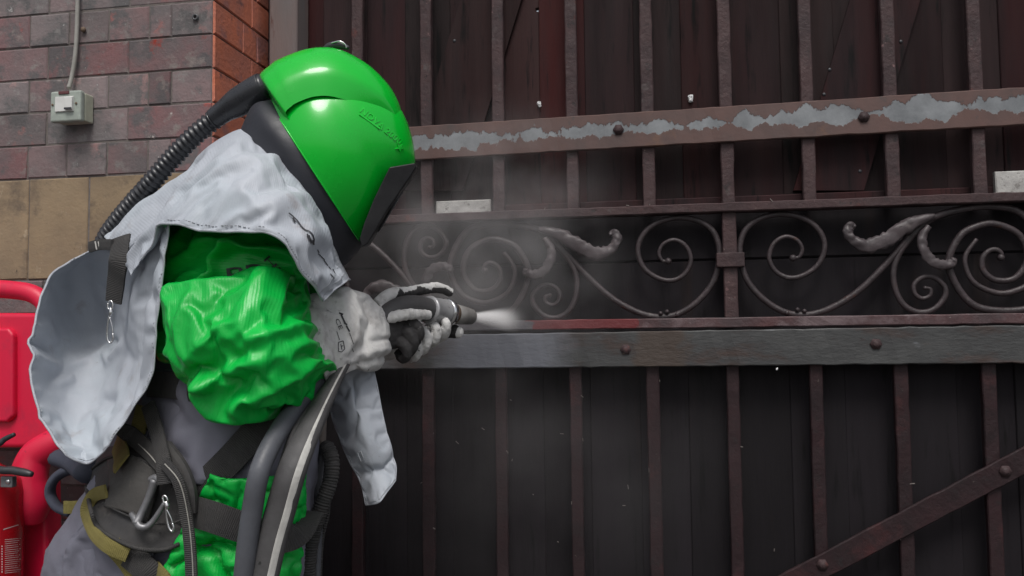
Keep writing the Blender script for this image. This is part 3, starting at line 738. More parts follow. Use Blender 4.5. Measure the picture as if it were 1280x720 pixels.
def fd(pts, h, wd, Y=1.36): return fold(pts, Y, h, wd)
fl = [fd([(382, 390), (352, 428), (300, 462), (262, 478)], .024, .014), fd([(398, 415), (362, 446), (335, 478), (300, 502)], .020, .011), fd([(348, 348), (352, 372), (378, 386)], .014, .008),
      fd([(384, 394), (356, 408), (326, 424)], .014, .008), fd([(388, 400), (366, 430), (372, 462)], .016, .007), fd([(402, 446), (372, 474), (330, 512)], .014, .008), fd([(396, 432), (380, 440), (364, 470)], -.012, .006),
      fd([(376, 396), (340, 436), (306, 448)], -.014, .008), fd([(205, 361), (250, 357), (345, 350)], .010, .008), fd([(214, 452), (244, 476), (258, 458), (300, 474)], -.020, .012), fd([(322, 352), (300, 402), (252, 446)], .010, .02),
      fd([(212, 440), (240, 470), (262, 474)], .016, .012), fd([(236, 478), (262, 512), (300, 516)], .010, .012), fd([(290, 505), (340, 500), (390, 470)], .010, .008), fd([(240, 372), (232, 410), (240, 440)], .006, .012)]
fl = [(p_, h_ * .9, w_ * 1.1) for p_, h_, w_ in fl]
v = displace(v, f, waves=[(.003, 8, 6, 18, -.75, 5.5)], folds=fl)
xl, xr = P(225, 420, 1.36).x, P(320, 420, 1.36).x
v = settle(v, f, [1 if (i // 100 < 2 or (len(v) - 2) // 100 - i // 100 < 4) else .16 - .07 * max(0, min(1, (v[i].x - xl) / (xr - xl))) for i in range(len(v))], grow=.17, bend=2.0, tension=18, mass=.3, frames=22, seed=5, sharp=.7,
           gmap=[.12 + .88 * max(0, min(1, (q.x - xl) / (xr - xl))) for q in v])
fsl = sub(make('forearm_sleeve', v, f, M['green_cloth'], person, uvs=u)); FB = bvh_of(fsl)
# far sleeve, just its bulk behind
v, f, u = loft_geo([(330, 300, 420, 310, 1.78, .08), (350, 380, 425, 390, 1.84, .075), (380, 420, 430, 450, 1.88, .06), (440, 415, 445, 448, 1.92, .045)], seg=32, ns=6)
v = displace(v, f, waves=[(.006, 9, 6, 20, -.75, 7.5)]); make('far_sleeve', v, f, M['green_cloth'], person, uvs=u)

# --- cape: shoulder drape, flared back flap, front tongue
dr = [[(150, 315, 1.84), (200, 262, 1.86), (250, 225, 1.88), (300, 185, 1.84), (335, 205, 1.84), (388, 265, 1.84), (436, 350, 1.80)],
      [(132, 298, 1.70), (185, 255, 1.70), (240, 212, 1.68), (298, 168, 1.62), (330, 186, 1.54), (386, 252, 1.50), (433, 350, 1.54)],
      [(140, 308, 1.58), (188, 265, 1.56), (240, 225, 1.50), (294, 190, 1.47), (334, 212, 1.44), (384, 272, 1.43), (425, 356, 1.49)],
      [(152, 322, 1.50), (195, 280, 1.46), (245, 248, 1.41), (294, 232, 1.38), (338, 245, 1.37), (382, 300, 1.39), (414, 364, 1.46)],
      [(165, 345, 1.44), (190, 312, 1.41), (209, 282, 1.375), (262, 290, 1.345), (344, 297, 1.335), (376, 340, 1.37), (402, 375, 1.44)]]
v, f, u = patch_geo(dr, 16, 14); CW, CH_ = 6 * 16 + 1, 4 * 14 + 1
cf = [fold([(430, 350), (395, 290), (345, 230), (318, 190)], 1.42, .006, .008), fold([(208, 285), (230, 250), (262, 225), (300, 200)], 1.40, .008, .012), fold([(160, 320), (200, 285), (215, 262)], 1.45, .008, .01),
      fold([(345, 292), (330, 262), (300, 235)], 1.37, .006, .014), fold([(262, 288), (262, 262), (285, 232)], 1.38, -.005, .013), fold([(385, 330), (360, 285), (330, 240)], 1.38, -.004, .012)]
v = displace(v, f, waves=[(.0040, 6, 5, 15, .7, 4.4), (.0014, 24, 14, 40, .5, 6.1)], folds=cf)
v = settle(v, f, [1 if (i // CW < 16 or i % CW == CW - 1) else (1 if i // CW == CH_ - 1 or i % CW == 0 else .09) for i in range(len(v))], grow=.04, bend=2.5, sharp=.5, tension=20, mass=.3, frames=20, seed=3)
cv = v
cape = make('cape', v, f, M['cape'], person, uvs=u); CB = bvh_of(cape); solid(cape, .002); sub(cape)
fp = [[(112, 314, 1.57), (128, 309, 1.55), (152, 312, 1.50), (182, 296, 1.45), (210, 281, 1.385)],
      [(64, 347, 1.52), (98, 342, 1.62), (140, 348, 1.62), (176, 338, 1.47), (203, 330, 1.39)],
      [(43, 410, 1.46), (85, 405, 1.63), (130, 408, 1.68), (166, 400, 1.50), (195, 400, 1.40)],
      [(40, 475, 1.42), (82, 472, 1.57), (125, 470, 1.60), (160, 466, 1.48), (189, 466, 1.40)],
      [(58, 530, 1.40), (88, 532, 1.48), (115, 530, 1.48), (140, 520, 1.44), (166, 508, 1.40)],
      [(84, 567, 1.39), (97, 574, 1.40), (108, 578, 1.41), (119, 572, 1.40), (134, 556, 1.39)]]
v, f, u = patch_geo(fp, 16, 14); FW_, FH_ = 4 * 16 + 1, 5 * 14 + 1
ff = [fold([(72, 456), (90, 442), (110, 452), (140, 432)], 1.55, -.010, .010), fold([(70, 432), (90, 424), (118, 428)], 1.55, .010, .008), fold([(98, 512), (122, 500), (145, 500)], 1.5, .006, .010), fold([(200, 305), (172, 380), (164, 440), (150, 500)], 1.43, .010, .010), fold([(110, 360), (120, 400), (112, 440)], 1.6, .006, .008)]
v = displace(v, f, waves=[(.0022, 7, 5, 8, .5, 9.4), (.0012, 24, 14, 34, -.5, 3.1)], folds=ff)
v = settle(v, f, [1 if i // FW_ == 0 else (1 if i // FW_ == FH_ - 1 or i % FW_ in (0, FW_ - 1) else .10) for i in range(len(v))], grow=.03, bend=3.0, sharp=.5, tension=20, mass=.3, frames=20, seed=4)
fv = v
flap = make('cape_flap', v, f, M['cape'], person, uvs=u); KB = bvh_of(flap); solid(flap, .002); sub(flap)
tg = [[(404, 470, 1.74), (432, 462, 1.71), (466, 456, 1.74)], [(411, 510, 1.73), (442, 505, 1.69), (476, 500, 1.73)], [(428, 560, 1.72), (456, 553, 1.68), (486, 546, 1.72)],
      [(448, 598, 1.71), (468, 594, 1.69), (495, 580, 1.72)], [(455, 631, 1.70), (474, 626, 1.67), (495, 601, 1.71)]]
v, f, u = patch_geo(tg, 20, 14); TW, TH_ = 41, 57
v = displace(v, f, waves=[(.004, 9, 5, 9, .5, 2.4)], folds=[fold([(440, 470), (448, 510), (440, 540)], 1.7, .010, .012), fold([(462, 590), (480, 585), (492, 570)], 1.7, .008, .01), fold([(475, 500), (482, 540)], 1.7, .005, .01)])
v = settle(v, f, [1 if i // TW == 0 else (1 if i // TW == TH_ - 1 or i % TW in (0, TW - 1) else .10) for i in range(len(v))], grow=.03, bend=3, sharp=.5, tension=20, mass=.3, frames=18, seed=6)
tv = v
tong = make('cape_tongue', v, f, M['cape'], person, uvs=u); solid(tong, .002); sub(tong)
# stitched hems
def hem(idx, vs, parent, r=.0024):
    v, f, u = tube_geo([vs[i] for i in idx], r, seg=6, ns=1, flat=.7); make('hem', v, f, M['seam'], parent, uvs=u)
def stitch(idx, nb, vs, parent, k=.75):
    """a row of thread just inside an edge: edge indices and the ones a few rows in"""
    pts = [vs[a].lerp(vs[b], k) for a, b in zip(idx, nb)]; gs = []
    for i in range(0, len(pts) - 1):
        a, b = pts[i], pts[i].lerp(pts[i + 1], .55); o = (CAM - a).normalized() * .0022
        gs.append(tube_geo([a + o, b + o], .0009, seg=4, ns=1))
    v, f = join(*gs); make('stitching', v, f, M['stitch'], parent)
e = [(CH_ - 1) * CW + i for i in range(10, CW)]; hem(e, cv, cape); stitch(e, [i - 3 * CW for i in e], cv, cape)
e = [j * CW + CW - 1 for j in range(CH_)]; hem(e, cv, cape, .0028)
for k in (2, 4): stitch(e, [i - k for i in e], cv, cape, 1)
e1 = [j * FW_ for j in range(FH_)]; e2 = [(FH_ - 1) * FW_ + i for i in range(FW_)]; e3 = [j * FW_ + FW_ - 1 for j in range(FH_ - 1, -1, -1)]
hem(e1 + e2 + e3, fv, flap)
stitch(e1, [i + 2 for i in e1], fv, flap); stitch(e2, [i - 2 * FW_ for i in e2], fv, flap); stitch(e3, [i - 2 for i in e3], fv, flap)
hem(list(range(0, FW_ // 2)), fv, flap)
e1 = [j * TW for j in range(TH_)]; e2 = [(TH_ - 1) * TW + i for i in range(TW)]; e3 = [j * TW + TW - 1 for j in range(TH_ - 1, -1, -1)]
hem(e1 + e2 + e3, tv, tong, .0018); stitch(e1, [i + 3 for i in e1], tv, tong); stitch(e2, [i - 3 * TW for i in e2], tv, tong)
sl = [P(447, 566, 1.684), P(451, 577, 1.684), P(455, 575, 1.684), P(451, 564, 1.684), P(447, 566, 1.684)]
tube('buttonhole', sl, .0012, M['stitch'], tong, seg=5, ns=1)

# --- helmet
HC = P(400, 190, YP); ew = (CAM - HC).normalized()              # across the head: it is turned a little towards the gate
def HP(x, y):
    d = ray(x, y); return CAM + d * ((HC - CAM).dot(ew) / d.dot(ew))
eu = (HP(450, 303) - HP(336, 128)); LU = eu.length; eu.normalize()
en = HP(460, 140) - HP(393, 217); en = (en - eu * en.dot(eu)).normalized()
O0 = HP(336, 128); PX = LU / 208.9                      # metres per picture pixel at the helmet
def H(u, n, w_):
    q = O0 + eu * (u * PX) + en * (n * PX)
    return q + (CAM - q).normalized() * w_
def interp(tab, x):
    if x <= tab[0][0]: return tab[0][1]
    for (a, b), (c, d) in zip(tab, tab[1:]):
        if x <= c: return b + (d - b) * (x - a) / (c - a)
    return tab[-1][1]
def dense(tab): return [tuple(p) for p in cr(tab, 8)]
bk_o = dense([(0, -26), (9.6, -34), (41, -38), (78, -31), (109, -14), (130, 18), (138, 50), (140.5, 75)])
bk_i = dense([(0, 2), (12, -4), (41, -8), (78, 1), (105, 22), (125, 50), (134, 74), (138, 94)])
fr_o = dense([(0, 212), (26, 206), (62, 188), (88, 177), (112, 165), (126, 143), (137, 104), (140.5, 75)])
fr_i = dense([(0, 212), (26, 206), (62, 188), (88, 177), (112, 165), (126, 143), (135, 115), (138, 94)])
NR, NS = 40, 128; verts = []; uvs = []
def sstep(a, b, x): t = max(0, min(1, (x - a) / (b - a))); return t * t * (3 - 2 * t)
TOP, WM = 138, .127
for i in range(NR):
    n = TOP * sin(i / NR * pi / 2); a = interp(bk_i, n); b = interp(fr_i, n); W_ = WM * max(0.0, (1 - (n / TOP) ** 2.3)) ** .5 * (1 + .05 * sin(pi * min(1, n / 70)))
    for k in range(NS):
        th = 2 * pi * k / NS; verts.append(H((a + b) / 2 + (b - a) / 2 * cos(th), n, W_ * sin(th))); uvs.append((k / NS, i / NR))
verts.append(H(94, TOP, 0)); uvs.append((0, 1))
faces = [(i * NS + k, i * NS + (k + 1) % NS, (i + 1) * NS + (k + 1) % NS, (i + 1) * NS + k) for i in range(NR - 1) for k in range(NS)]
faces += [((NR - 1) * NS + k, (NR - 1) * NS + (k + 1) % NS, NR * NS) for k in range(NS)]
dome_v = list(verts)
# the crest: a broad raised band from the air inlet at the back, over the crown, dying out at the brow
cp = cr([(3, 4), (-10, 6), (-26, 7), (-34, 10), (-37, 24), (-38, 41), (-31, 78), (-14, 108), (18, 130), (50, 141), (74, 144), (96, 141.5), (114, 136), (128, 128)], 8)
prof_w = [(-1.16, .82), (-1.10, .90), (-1.04, .965), (-.97, 1.0)] + [(-.9 + 1.8 * k / 20, 1.0) for k in range(21)] + [(.97, 1.0), (1.04, .965), (1.10, .90), (1.16, .82)]
cb = len(verts); NC = len(prof_w)
for i, (pu, pn) in enumerate(cp):
    fr = i / (len(cp) - 1); wcr = .082 - .040 * sstep(.5, 1.0, fr); sink = 1 - .06 * sstep(.6, 1, fr)
    for t, q in prof_w:
        w_ = t * wcr; k = sqrt(max(.05, 1 - (w_ / .133) ** 2)) * q * sink
        verts.append(H(92 + (pu - 92) * k, 14 + (pn - 14) * k, w_)); uvs.append((fr, t))
faces += [(cb + i * NC + k, cb + i * NC + k + 1, cb + (i + 1) * NC + k + 1, cb + (i + 1) * NC + k) for i in range(len(cp) - 1) for k in range(NC - 1)]
faces += [tuple(cb + k for k in range(NC))]
helmet = make('helmet', verts, faces, M['helmet'], person, uvs=uvs); helmet['label'] = 'glossy bright green blast helmet'
HB = bvh_of(helmet)
rim = [verts[k] for k in range(6, 60, 3)]
tube('rim', rim, .0018, M['helmet'], helmet, seg=8, ns=3)
# black neck shroud
sh = []
for n, u0, u1, W_ in ((6, 4, 204, .116), (-3, -1, 212, .119), (-16, -4, 217, .120), (-34, 4, 222, .112), (-62, 22, 214, .104), (-85, 40, 195, .095)):
    sh.append((n, u0, u1, W_))
sh = cr(sh, 6); verts = []
for n, u0, u1, W_ in sh:
    for k in range(64):
        t = 2 * pi * k / 64; verts.append(H((u0 + u1) / 2 + (u1 - u0) / 2 * cos(t), n, W_ * sin(t)))
faces = [(i * 64 + k, i * 64 + (k + 1) % 64, (i + 1) * 64 + (k + 1) % 64, (i + 1) * 64 + k) for i in range(len(sh) - 1) for k in range(64)]
verts = displace(verts, faces, waves=[(.004, 10, 6, 6, .6, 1.1)])
solid(make('neck_shroud', verts, faces, M['shroud'], helmet), .003)
# visor frame: a dark box wrapped across the front, with its window
prof = [(488, 213), (500, 211), (518, 208), (520, 213), (514, 223), (487, 262), (463, 303), (456, 307), (453, 297), (458, 280), (470, 250)]
verts = []; nw = 17; npf = len(prof)
for i in range(nw):
    a = -1 + 2 * i / (nw - 1); bk = 9 * abs(a) ** 2.2
    for x, y in prof: verts.append(HP(x - bk * .75, y - bk * .6) - ew * .112 * a)
faces = [(i * npf + k, i * npf + (k + 1) % npf, (i + 1) * npf + (k + 1) % npf, (i + 1) * npf + k) for i in range(nw - 1) for k in range(npf)]
faces += [tuple(range(npf)), tuple((nw - 1) * npf + k for k in range(npf))]
vf = make('visor', verts, faces, M['visor'], helmet, smooth=False)
bv_m = vf.modifiers.new('bevel', 'BEVEL'); bv_m.width = .003; bv_m.segments = 2; bv_m.limit_method = 'ANGLE'; bv_m.angle_limit = radians(35)
for p in vf.data.polygons: p.use_smooth = True
vf.modifiers.new('n', 'WEIGHTED_NORMAL')
gl = []
for i in range(9):
    a = -.8 + 1.6 * i / 8; bk = 9 * abs(a) ** 2.2
    gl += [HP(503.5 - bk * .75, 237 - bk * .6) - ew * .112 * a, HP(473 - bk * .75, 288 - bk * .6) - ew * .112 * a]
solid(make('visor_window', gl, [(2 * i, 2 * i + 1, 2 * i + 3, 2 * i + 2) for i in range(8)], M['hose'], vf), .002)
# crown clip
tube('crown_clip', [P(404, 63, YP), P(412, 58, YP), P(424, 56.5, YP), P(436, 60, YP)], [.004, .008, .008, .004], M['black'], helmet, seg=10)
tube('clip_wire', [P(414, 54, YP - .008), P(424, 51.5, YP - .01), P(431, 55, YP - .008), P(433, 60, YP - .006)], .0016, M['chrome'], helmet, seg=6)
# raised lettering
def along(s, p0, p1, hgt, bv_, mt, parent, name, off, thick=0, flip=1):
    g_ = text_geo(s); wmax = max(v.x for v in g_[0]); dx = ((p1[0] - p0[0]) / wmax, (p1[1] - p0[1]) / wmax)
    l = sqrt(dx[0] ** 2 + dx[1] ** 2); up = (dx[1] / l * hgt * 1.4 * flip, -dx[0] / l * hgt * 1.4 * flip)
    return print_on(name, g_, p0, dx, up, [bv_], mt, parent, off, thick)
along('NOVA 2000', (449, 139), (499, 181), 8, HB, M['lettering'], helmet, 'raised_lettering', .0008, .0016)
st = [V((.5 + (.5 if k % 2 == 0 else .2) * cos(k * pi / 5 - .3), .5 + (.5 if k % 2 == 0 else .2) * sin(k * pi / 5 - .3), 0)) for k in range(10)] + [V((.5, .5, 0))]
print_on('raised_star', (st, [(k, (k + 1) % 10, 10) for k in range(10)]), (494, 190), (11, 0), (0, -11), [HB], M['lettering'], helmet, .0012, .003)
pl = [V((0, 0, 0)), V((1, 0, 0)), V((1, 1, 0)), V((0, 1, 0))]
print_on('raised_rule', (pl, [(0, 1, 2, 3)]), (450, 142), (25, 18), (-1, 1.6), [HB], M['lettering'], helmet, .0012, .003)
# breathing hose: smooth cuff, then ribbed
tube('hose_connector', [P(350, 99, YP), P(334, 106, YP + .002)], .017, M['hose'], helmet, seg=8, ns=2)
cuff = tube('hose_cuff', [P(336, 105, YP + .002), P(333, 107, YP + .003), P(330, 109, YP + .004), P(316, 117, 1.625), P(298, 128, 1.63), P(282, 138, 1.64), P(268, 148, 1.645)], [.018, .027, .031, .0315, .030, .024, .0215], M['hose'], helmet, seg=24, ns=6)
pth = cr([P(272, 146, 1.645), P(245, 168, 1.65), P(218, 195, 1.66), P(192, 225, 1.67), P(168, 252, 1.685), P(148, 276, 1.70), P(132, 300, 1.72), P(122, 330, 1.74)], 24)
acc = 0; rr = []; prev = None
for p in pth:
    if prev is not None: acc += (V(p) - V(prev)).length
    prev = p; rr.append(.0190 + .0034 * cos(acc * 2 * pi / .0125))
tube('breathing_hose', [V(p) for p in pth], rr, M['hose'], helmet, seg=18, ns=1)

# --- gauntlets and hands
def glove_hand(name, palm, fingers, thumb, cuff_st, grime_lines, parent):
    gs = [loft_geo(palm, seg=20, ns=4)[:2]]
    for pts, r in fingers + [thumb]:
        gs.append(tube_geo([P(*p) for p in pts], r, seg=12, ns=5)[:2])
    v, f = remesh(join(*gs), .0028, 2)
    v = displace(v, f, waves=[(.0012, 60, 60, 60, 0, 1.0)])
    return v, f
cst = [(372, 377, 408, 478, 1.575, .070), (384, 372, 420, 472, 1.60, .072), (404, 366, 432, 465, 1.635, .066), (426, 361, 446, 461, 1.665, .060), (446, 365, 460, 463, 1.70, .056), (464, 373, 474, 460, 1.73, .050), (478, 384, 484, 446, 1.76, .040), (485, 396, 488, 426, 1.78, .025)]
v, f, u = loft_geo(cst, seg=84, ns=9)
v = displace(v, f, waves=[(.0022, 10, 8, 14, .6, 3.7), (.0010, 40, 20, 50, 0, 1.2)], folds=[fold([(438, 374), (449, 398), (446, 430), (438, 446)], 1.6, -.008, .009), fold([(422, 372), (437, 396), (440, 418), (433, 440)], 1.6, .005, .008), fold([(462, 380), (474, 405), (470, 430)], 1.62, .005, .010), fold([(440, 458), (458, 449), (476, 446)], 1.62, -.008, .006), fold([(436, 448), (455, 439), (472, 436)], 1.62, .004, .007), fold([(456, 426), (470, 421)], 1.62, -.006, .004)])
v = settle(v, f, [1 if (i // 84 < 2 or (len(v) - 2) // 84 - i // 84 < 3) else .25 for i in range(len(v))], grow=.03, bend=16.0, tension=18, mass=.3, frames=20, seed=8)
gaunt = sub(make('gauntlet', v, f, M['glove'], person, uvs=u)); GB = bvh_of(gaunt)
def hand_mesh(name, geos, mt):
    v, f = remesh(join(*geos), .0026, 2)
    v = displace(v, f, waves=[(.0014, 90, 90, 40, .6, 1.0), (.0006, 200, 200, 200, 0, 3.0)])
    return make(name, v, f, mt, person)
def fing(pts, rads): return tube_geo([P(*p) for p in pts], rads, seg=12, ns=5)[:2]
def hand_material():
    """pale hide, blackened with grit on the palm side of the fingers"""
    m = M['glove'].copy(); m.name = 'gritty_glove_hide'; t = m.node_tree; N = t.nodes; L = t.links; b = N['Principled BSDF']
    at = N.new('ShaderNodeAttribute'); at.attribute_name = 'grime'
    geo = N.new('ShaderNodeNewGeometry'); nz = N.new('ShaderNodeTexNoise'); nz.inputs['Scale'].default_value = 45; nz.inputs['Detail'].default_value = 6; L.new(geo.outputs['Position'], nz.inputs['Vector'])
    ad = N.new('ShaderNodeMath'); ad.operation = 'ADD'; L.new(at.outputs['Fac'], ad.inputs[0]); L.new(nz.outputs['Fac'], ad.inputs[1])
    r = N.new('ShaderNodeMapRange'); L.new(ad.outputs[0], r.inputs[0]); r.inputs[1].default_value = .85; r.inputs[2].default_value = 1.05
    x = N.new('ShaderNodeMix'); x.data_type = 'RGBA'; L.new(r.outputs[0], x.inputs[0]); src = b.inputs['Base Color'].links[0].from_socket
    L.new(src, x.inputs[6]); x.inputs[7].default_value = (.035, .033, .034, 1); L.new(x.outputs[2], b.inputs['Base Color'])
    return m
M['hand'] = hand_material()
def grime(o, lines):
    at = o.data.attributes.new('grime', 'FLOAT', 'POINT')
    L_ = [([P(*p) for p in pts], val) for pts, val in lines]
    out = []
    for v in o.data.vertices:
        c = WL[o] + v.co; best = (9, 0)
        for path, val in L_:
            for p in path:
                d = (p - c).length
                if d < best[0]: best = (d, val)
        out.append(best[1])
    at.data.foreach_set('value', out)
# the near (right) hand: thumb along the top, index beside the hose, three fingers curled under it
palm = loft_geo([(474, 380, 478, 440, 1.775, .03), (488, 384, 492, 436, 1.80, .033), (504, 390, 506, 432, 1.83, .032), (515, 398, 515, 424, 1.85, .024)], seg=20, ns=5)[:2]
th_ = [(472, 382, 1.80), (488, 369, 1.83), (508, 365.5, 1.87), (530, 361.5, 1.91), (548, 359.5, 1.94), (564, 366, 1.965)]
ix = [(478, 400, 1.765), (492, 396, 1.765), (510, 393, 1.785), (526, 393, 1.82), (536, 394, 1.845)]
mi = [(498, 402, 1.82), (516, 404, 1.815), (524, 416, 1.82), (517, 428, 1.83), (508, 426, 1.85)]
ri = [(494, 412, 1.81), (510, 416, 1.80), (517, 430, 1.805), (510, 440, 1.82), (502, 434, 1.84)]
li = [(490, 424, 1.80), (504, 430, 1.795), (509, 443, 1.80), (503, 448, 1.815), (497, 440, 1.83)]
hand = hand_mesh('glove', [palm, fing(th_, [.016, .015, .0125, .012, .012, .010]), tube_geo(cr([P(*p) for p in ix], 5), [.0125 * (1 - .012 * i) * (1 + (.10 if i % 2 else -.06)) for i in range(21)], seg=14, ns=3)[:2], fing(mi, [.0120, .0142, .0118, .0122, .0092]), fing(ri, [.0120, .0138, .0112, .0116, .0088]), fing(li, [.0110, .0128, .0104, .0106, .0080])], M['hand'])
grime(hand, [(th_[:2], 0), ([(508, 362, 1.87), (530, 357, 1.91), (548, 355, 1.93), (564, 362, 1.96)], .25), ([(530, 367, 1.90), (548, 365, 1.93), (562, 369, 1.95), (512, 370, 1.87), (495, 374, 1.84)], .8), (ix, 0.05), (mi, .62), (ri, .75), (li, .8), ([(490, 410, 1.77), (505, 412, 1.80)], .7)])
# the far (left) hand cups the nozzle from below
p2 = loft_geo([(500, 420, 506, 444, 1.93, .03), (520, 410, 528, 436, 1.95, .032), (540, 408, 546, 424, 1.97, .024)], seg=20, ns=5)[:2]
a1 = [(540, 425, 1.96), (552, 418, 1.92), (556, 406, 1.905), (551, 398, 1.91)]
a2 = [(528, 432, 1.95), (541, 426, 1.90), (545, 412, 1.89), (538, 403, 1.90)]
a3 = [(516, 440, 1.94), (530, 436, 1.885), (535, 422, 1.875), (529, 411, 1.885)]
a4 = [(508, 444, 1.93), (520, 446, 1.88), (527, 436, 1.87), (522, 424, 1.875)]
a5 = [(535, 410, 2.0), (552, 411, 1.99), (566, 414, 1.985), (577, 416.5, 1.985)]
a1, a2, a3, a4 = [[(x + dx, y, Y) for x, y, Y in a] for a, dx in ((a1, 2), (a2, 0.5), (a3, -1), (a4, -3))]
hand2 = hand_mesh('glove', [p2, fing(a1, [.0115, .0128, .0104, .0092]), fing(a2, [.0118, .0130, .0104, .0092]), fing(a3, [.0115, .0125, .0100, .0090]), fing(a4, [.0105, .0115, .0092, .0085]), fing(a5, [.0155, .0165, .016, .012])], M['hand'])
grime(hand2, [(a1, .12), (a2, .18), (a3, .22), (a4, .16), (a5[:3], .62), ([(580, 417, 1.98)], -.3), ([(510, 430, 1.92)], .5)])
v, f, u = loft_geo([(430, 420, 436, 452, 1.90, .05), (462, 418, 466, 452, 1.91, .046), (492, 420, 498, 448, 1.925, .038), (508, 422, 512, 444, 1.935, .03)], seg=30, ns=6)
v = displace(v, f, waves=[(.003, 14, 8, 18, .6, 5.7)]); make('gauntlet', v, f, M['hand'], person, uvs=u)

# --- printed marks
along('CE', (418.5, 399), (424.5, 412.5), 5.2, GB, M['ink'], gaunt, 'printed_mark', .0012)
pm = [((424, 391), (429, 393)), ((426.5, 393), (431.5, 404)), ((430.5, 403.5), (434, 406)), ((433, 407), (437, 414.5)), ((437, 416), (442, 430)), ((439, 432), (442, 440)), ((421, 414), (424.5, 425))]
gq = []
def line_print(name, segs, bv_, mt, parent, wpx=1.5, off=.0012):
    vs = []; fs = []
    for a, b in segs:
        d = V((b[0] - a[0], b[1] - a[1])); l = d.length; d /= l; n = V((-d.y, d.x)) * wpx / 2; k = max(1, int(l / 4))
        for i in range(k + 1):
            c = V(a) + d * l * i / k
            for s in (1, -1): vs.append(hit(c.x + n.x * s, c.y + n.y * s, [bv_], off))
        b0 = len(vs) - 2 * (k + 1)
        for i in range(k): fs.append((b0 + 2 * i, b0 + 2 * i + 1, b0 + 2 * i + 3, b0 + 2 * i + 2))
    return make(name, vs, fs, mt, parent, smooth=False)
line_print('printed_mark', pm[:4], GB, M['ink'], gaunt, 2.0)
line_print('printed_mark', pm[4:], GB, M['green_ink'], gaunt, .8)
sh_ = [(423, 428), (429, 426), (431, 436), (427, 440), (423, 439)]
line_print('printed_mark', list(zip(sh_, sh_[1:] + sh_[:1])) + [((426, 430), (427.5, 437)), ((426.5, 433), (429, 432))], GB, M['ink'], gaunt, 1.0)
# script on the cape edge
scr = [(361, 266), (366, 270), (372, 276), (377, 283), (381, 287), (387, 289), (391, 293), (393, 300), (392, 306)]
line_print('printed_script', list(zip(scr, scr[1:])), CB, M['ink'], cape, 1.6, .005)
line_print('printed_script', [((366, 272), (369, 278)), ((384, 292), (387, 300)), ((386, 294), (390, 304)), ((391, 300), (392.5, 306))], CB, M['ink'], cape, 2.2, .005)
line_print('printed_script', [((397, 312), (399, 316)), ((398, 317), (406, 325)), ((405, 325), (410, 332)), ((411, 333), (416, 341)), ((413, 342), (418, 348)), ((416, 336), (420, 344))], CB, M['ink'], cape, 1.2, .005)
# letters on the green sleeve, cut off by the fold of the forearm sleeve
along('PB', (282, 354), (332, 346), 19, UB, M['green_ink'], usl, 'printed_letters', .004)
along('HL', (328, 324), (350, 348), 10, UB, M['green_ink'], usl, 'printed_letters', .004)

# --- jacket front, belt pad, straps
_CO = []
def drape(px_rows, off, nu=8, nv=8, fb=1.62, bvs=None):
    return [[hit(x, y, bvs or [BB] + _CO, off, fb) for x, y in r] for r in px_rows]
def coverall(rows, seed, name):
    v, f, u = patch_geo(drape(rows, .016), 12, 10); W_ = (len(rows[0]) - 1) * 12 + 1
    v = displace(v, f, waves=[(.005, 9, 6, 14, .9, seed)])
    v = settle(v, f, [.6 if (i % W_ in (0, W_ - 1) or i < W_ or i >= len(v) - W_) else .09 for i in range(len(v))], grow=.06, bend=4, tension=18, mass=.3, frames=18, seed=seed)
    o = solid(make(name, v, f, M['grey_cloth'], person, uvs=u), .003); sub(o); _CO.append(bvh_of(o)); return o
coverall([[(186, 462), (240, 462), (310, 462), (376, 470)], [(170, 520), (240, 520), (310, 525), (384, 530)], [(150, 575), (230, 575), (310, 580), (384, 590)], [(135, 600), (230, 604), (310, 606), (386, 612)]], 3, 'coverall_back')
coverall([[(122, 640), (160, 650), (200, 668)], [(92, 668), (140, 680), (190, 700)], [(78, 705), (135, 715), (190, 725)], [(78, 760), (135, 765), (190, 770)]], 5, 'coverall_seat')
BBB = [BB] + _CO
v, f, u = patch_geo(drape([[(262, 596), (300, 600), (345, 596), (384, 588)], [(246, 625), (295, 635), (345, 630), (384, 622)], [(222, 668), (290, 670), (345, 668), (384, 660)], [(206, 712), (290, 712), (340, 712), (378, 708)], [(196, 770), (290, 770), (340, 770), (372, 765)]], .034), 14, 12)
v = displace(v, f, waves=[(.007, 10, 6, 14, .9, 3.4), (.003, 26, 12, 34, .6, 2.2)], folds=[fold([(215, 712), (255, 684), (285, 690)], 1.42, .014, .010), fold([(235, 690), (262, 700), (275, 730)], 1.42, .014, .010), fold([(340, 680), (362, 700), (372, 730)], 1.44, .016, .008)])
JW = 3 * 14 + 1
v = settle(v, f, [1 if (i < JW or i % JW in (0, JW - 1)) else .14 for i in range(len(v))], grow=.09, bend=1.8, tension=18, mass=.3, frames=18, seed=9, sharp=.7)
jk = make('jacket_front', v, f, M['green_cloth'], person, uvs=u); solid(jk, .004); JB = bvh_of(jk)
v, f, u = patch_geo(drape([[(104, 586), (120, 566), (150, 556), (190, 562), (222, 585), (236, 618)], [(106, 606), (125, 592), (155, 588), (190, 595), (218, 612), (237, 640)], [(112, 630), (130, 622), (160, 622), (192, 630), (218, 645), (236, 660)], [(116, 650), (134, 650), (162, 655), (192, 662), (216, 668), (232, 675)], [(122, 664), (140, 674), (166, 684), (190, 690), (212, 689), (226, 684)]], .022), 8, 8)
v = displace(v, f, waves=[(.002, 20, 10, 20, .9, 3.4)])
pad = make('belt_pad', v, f, M['pad'], person, uvs=u); solid(pad, .012, 1); DB = bvh_of(pad)
def edge_tube(pts, bv_, off, r, mt, parent, name='piping'):
    tube(name, [hit(x, y, [bv_], off, 1.45) for x, y in pts], r, mt, parent, seg=8, ns=5)
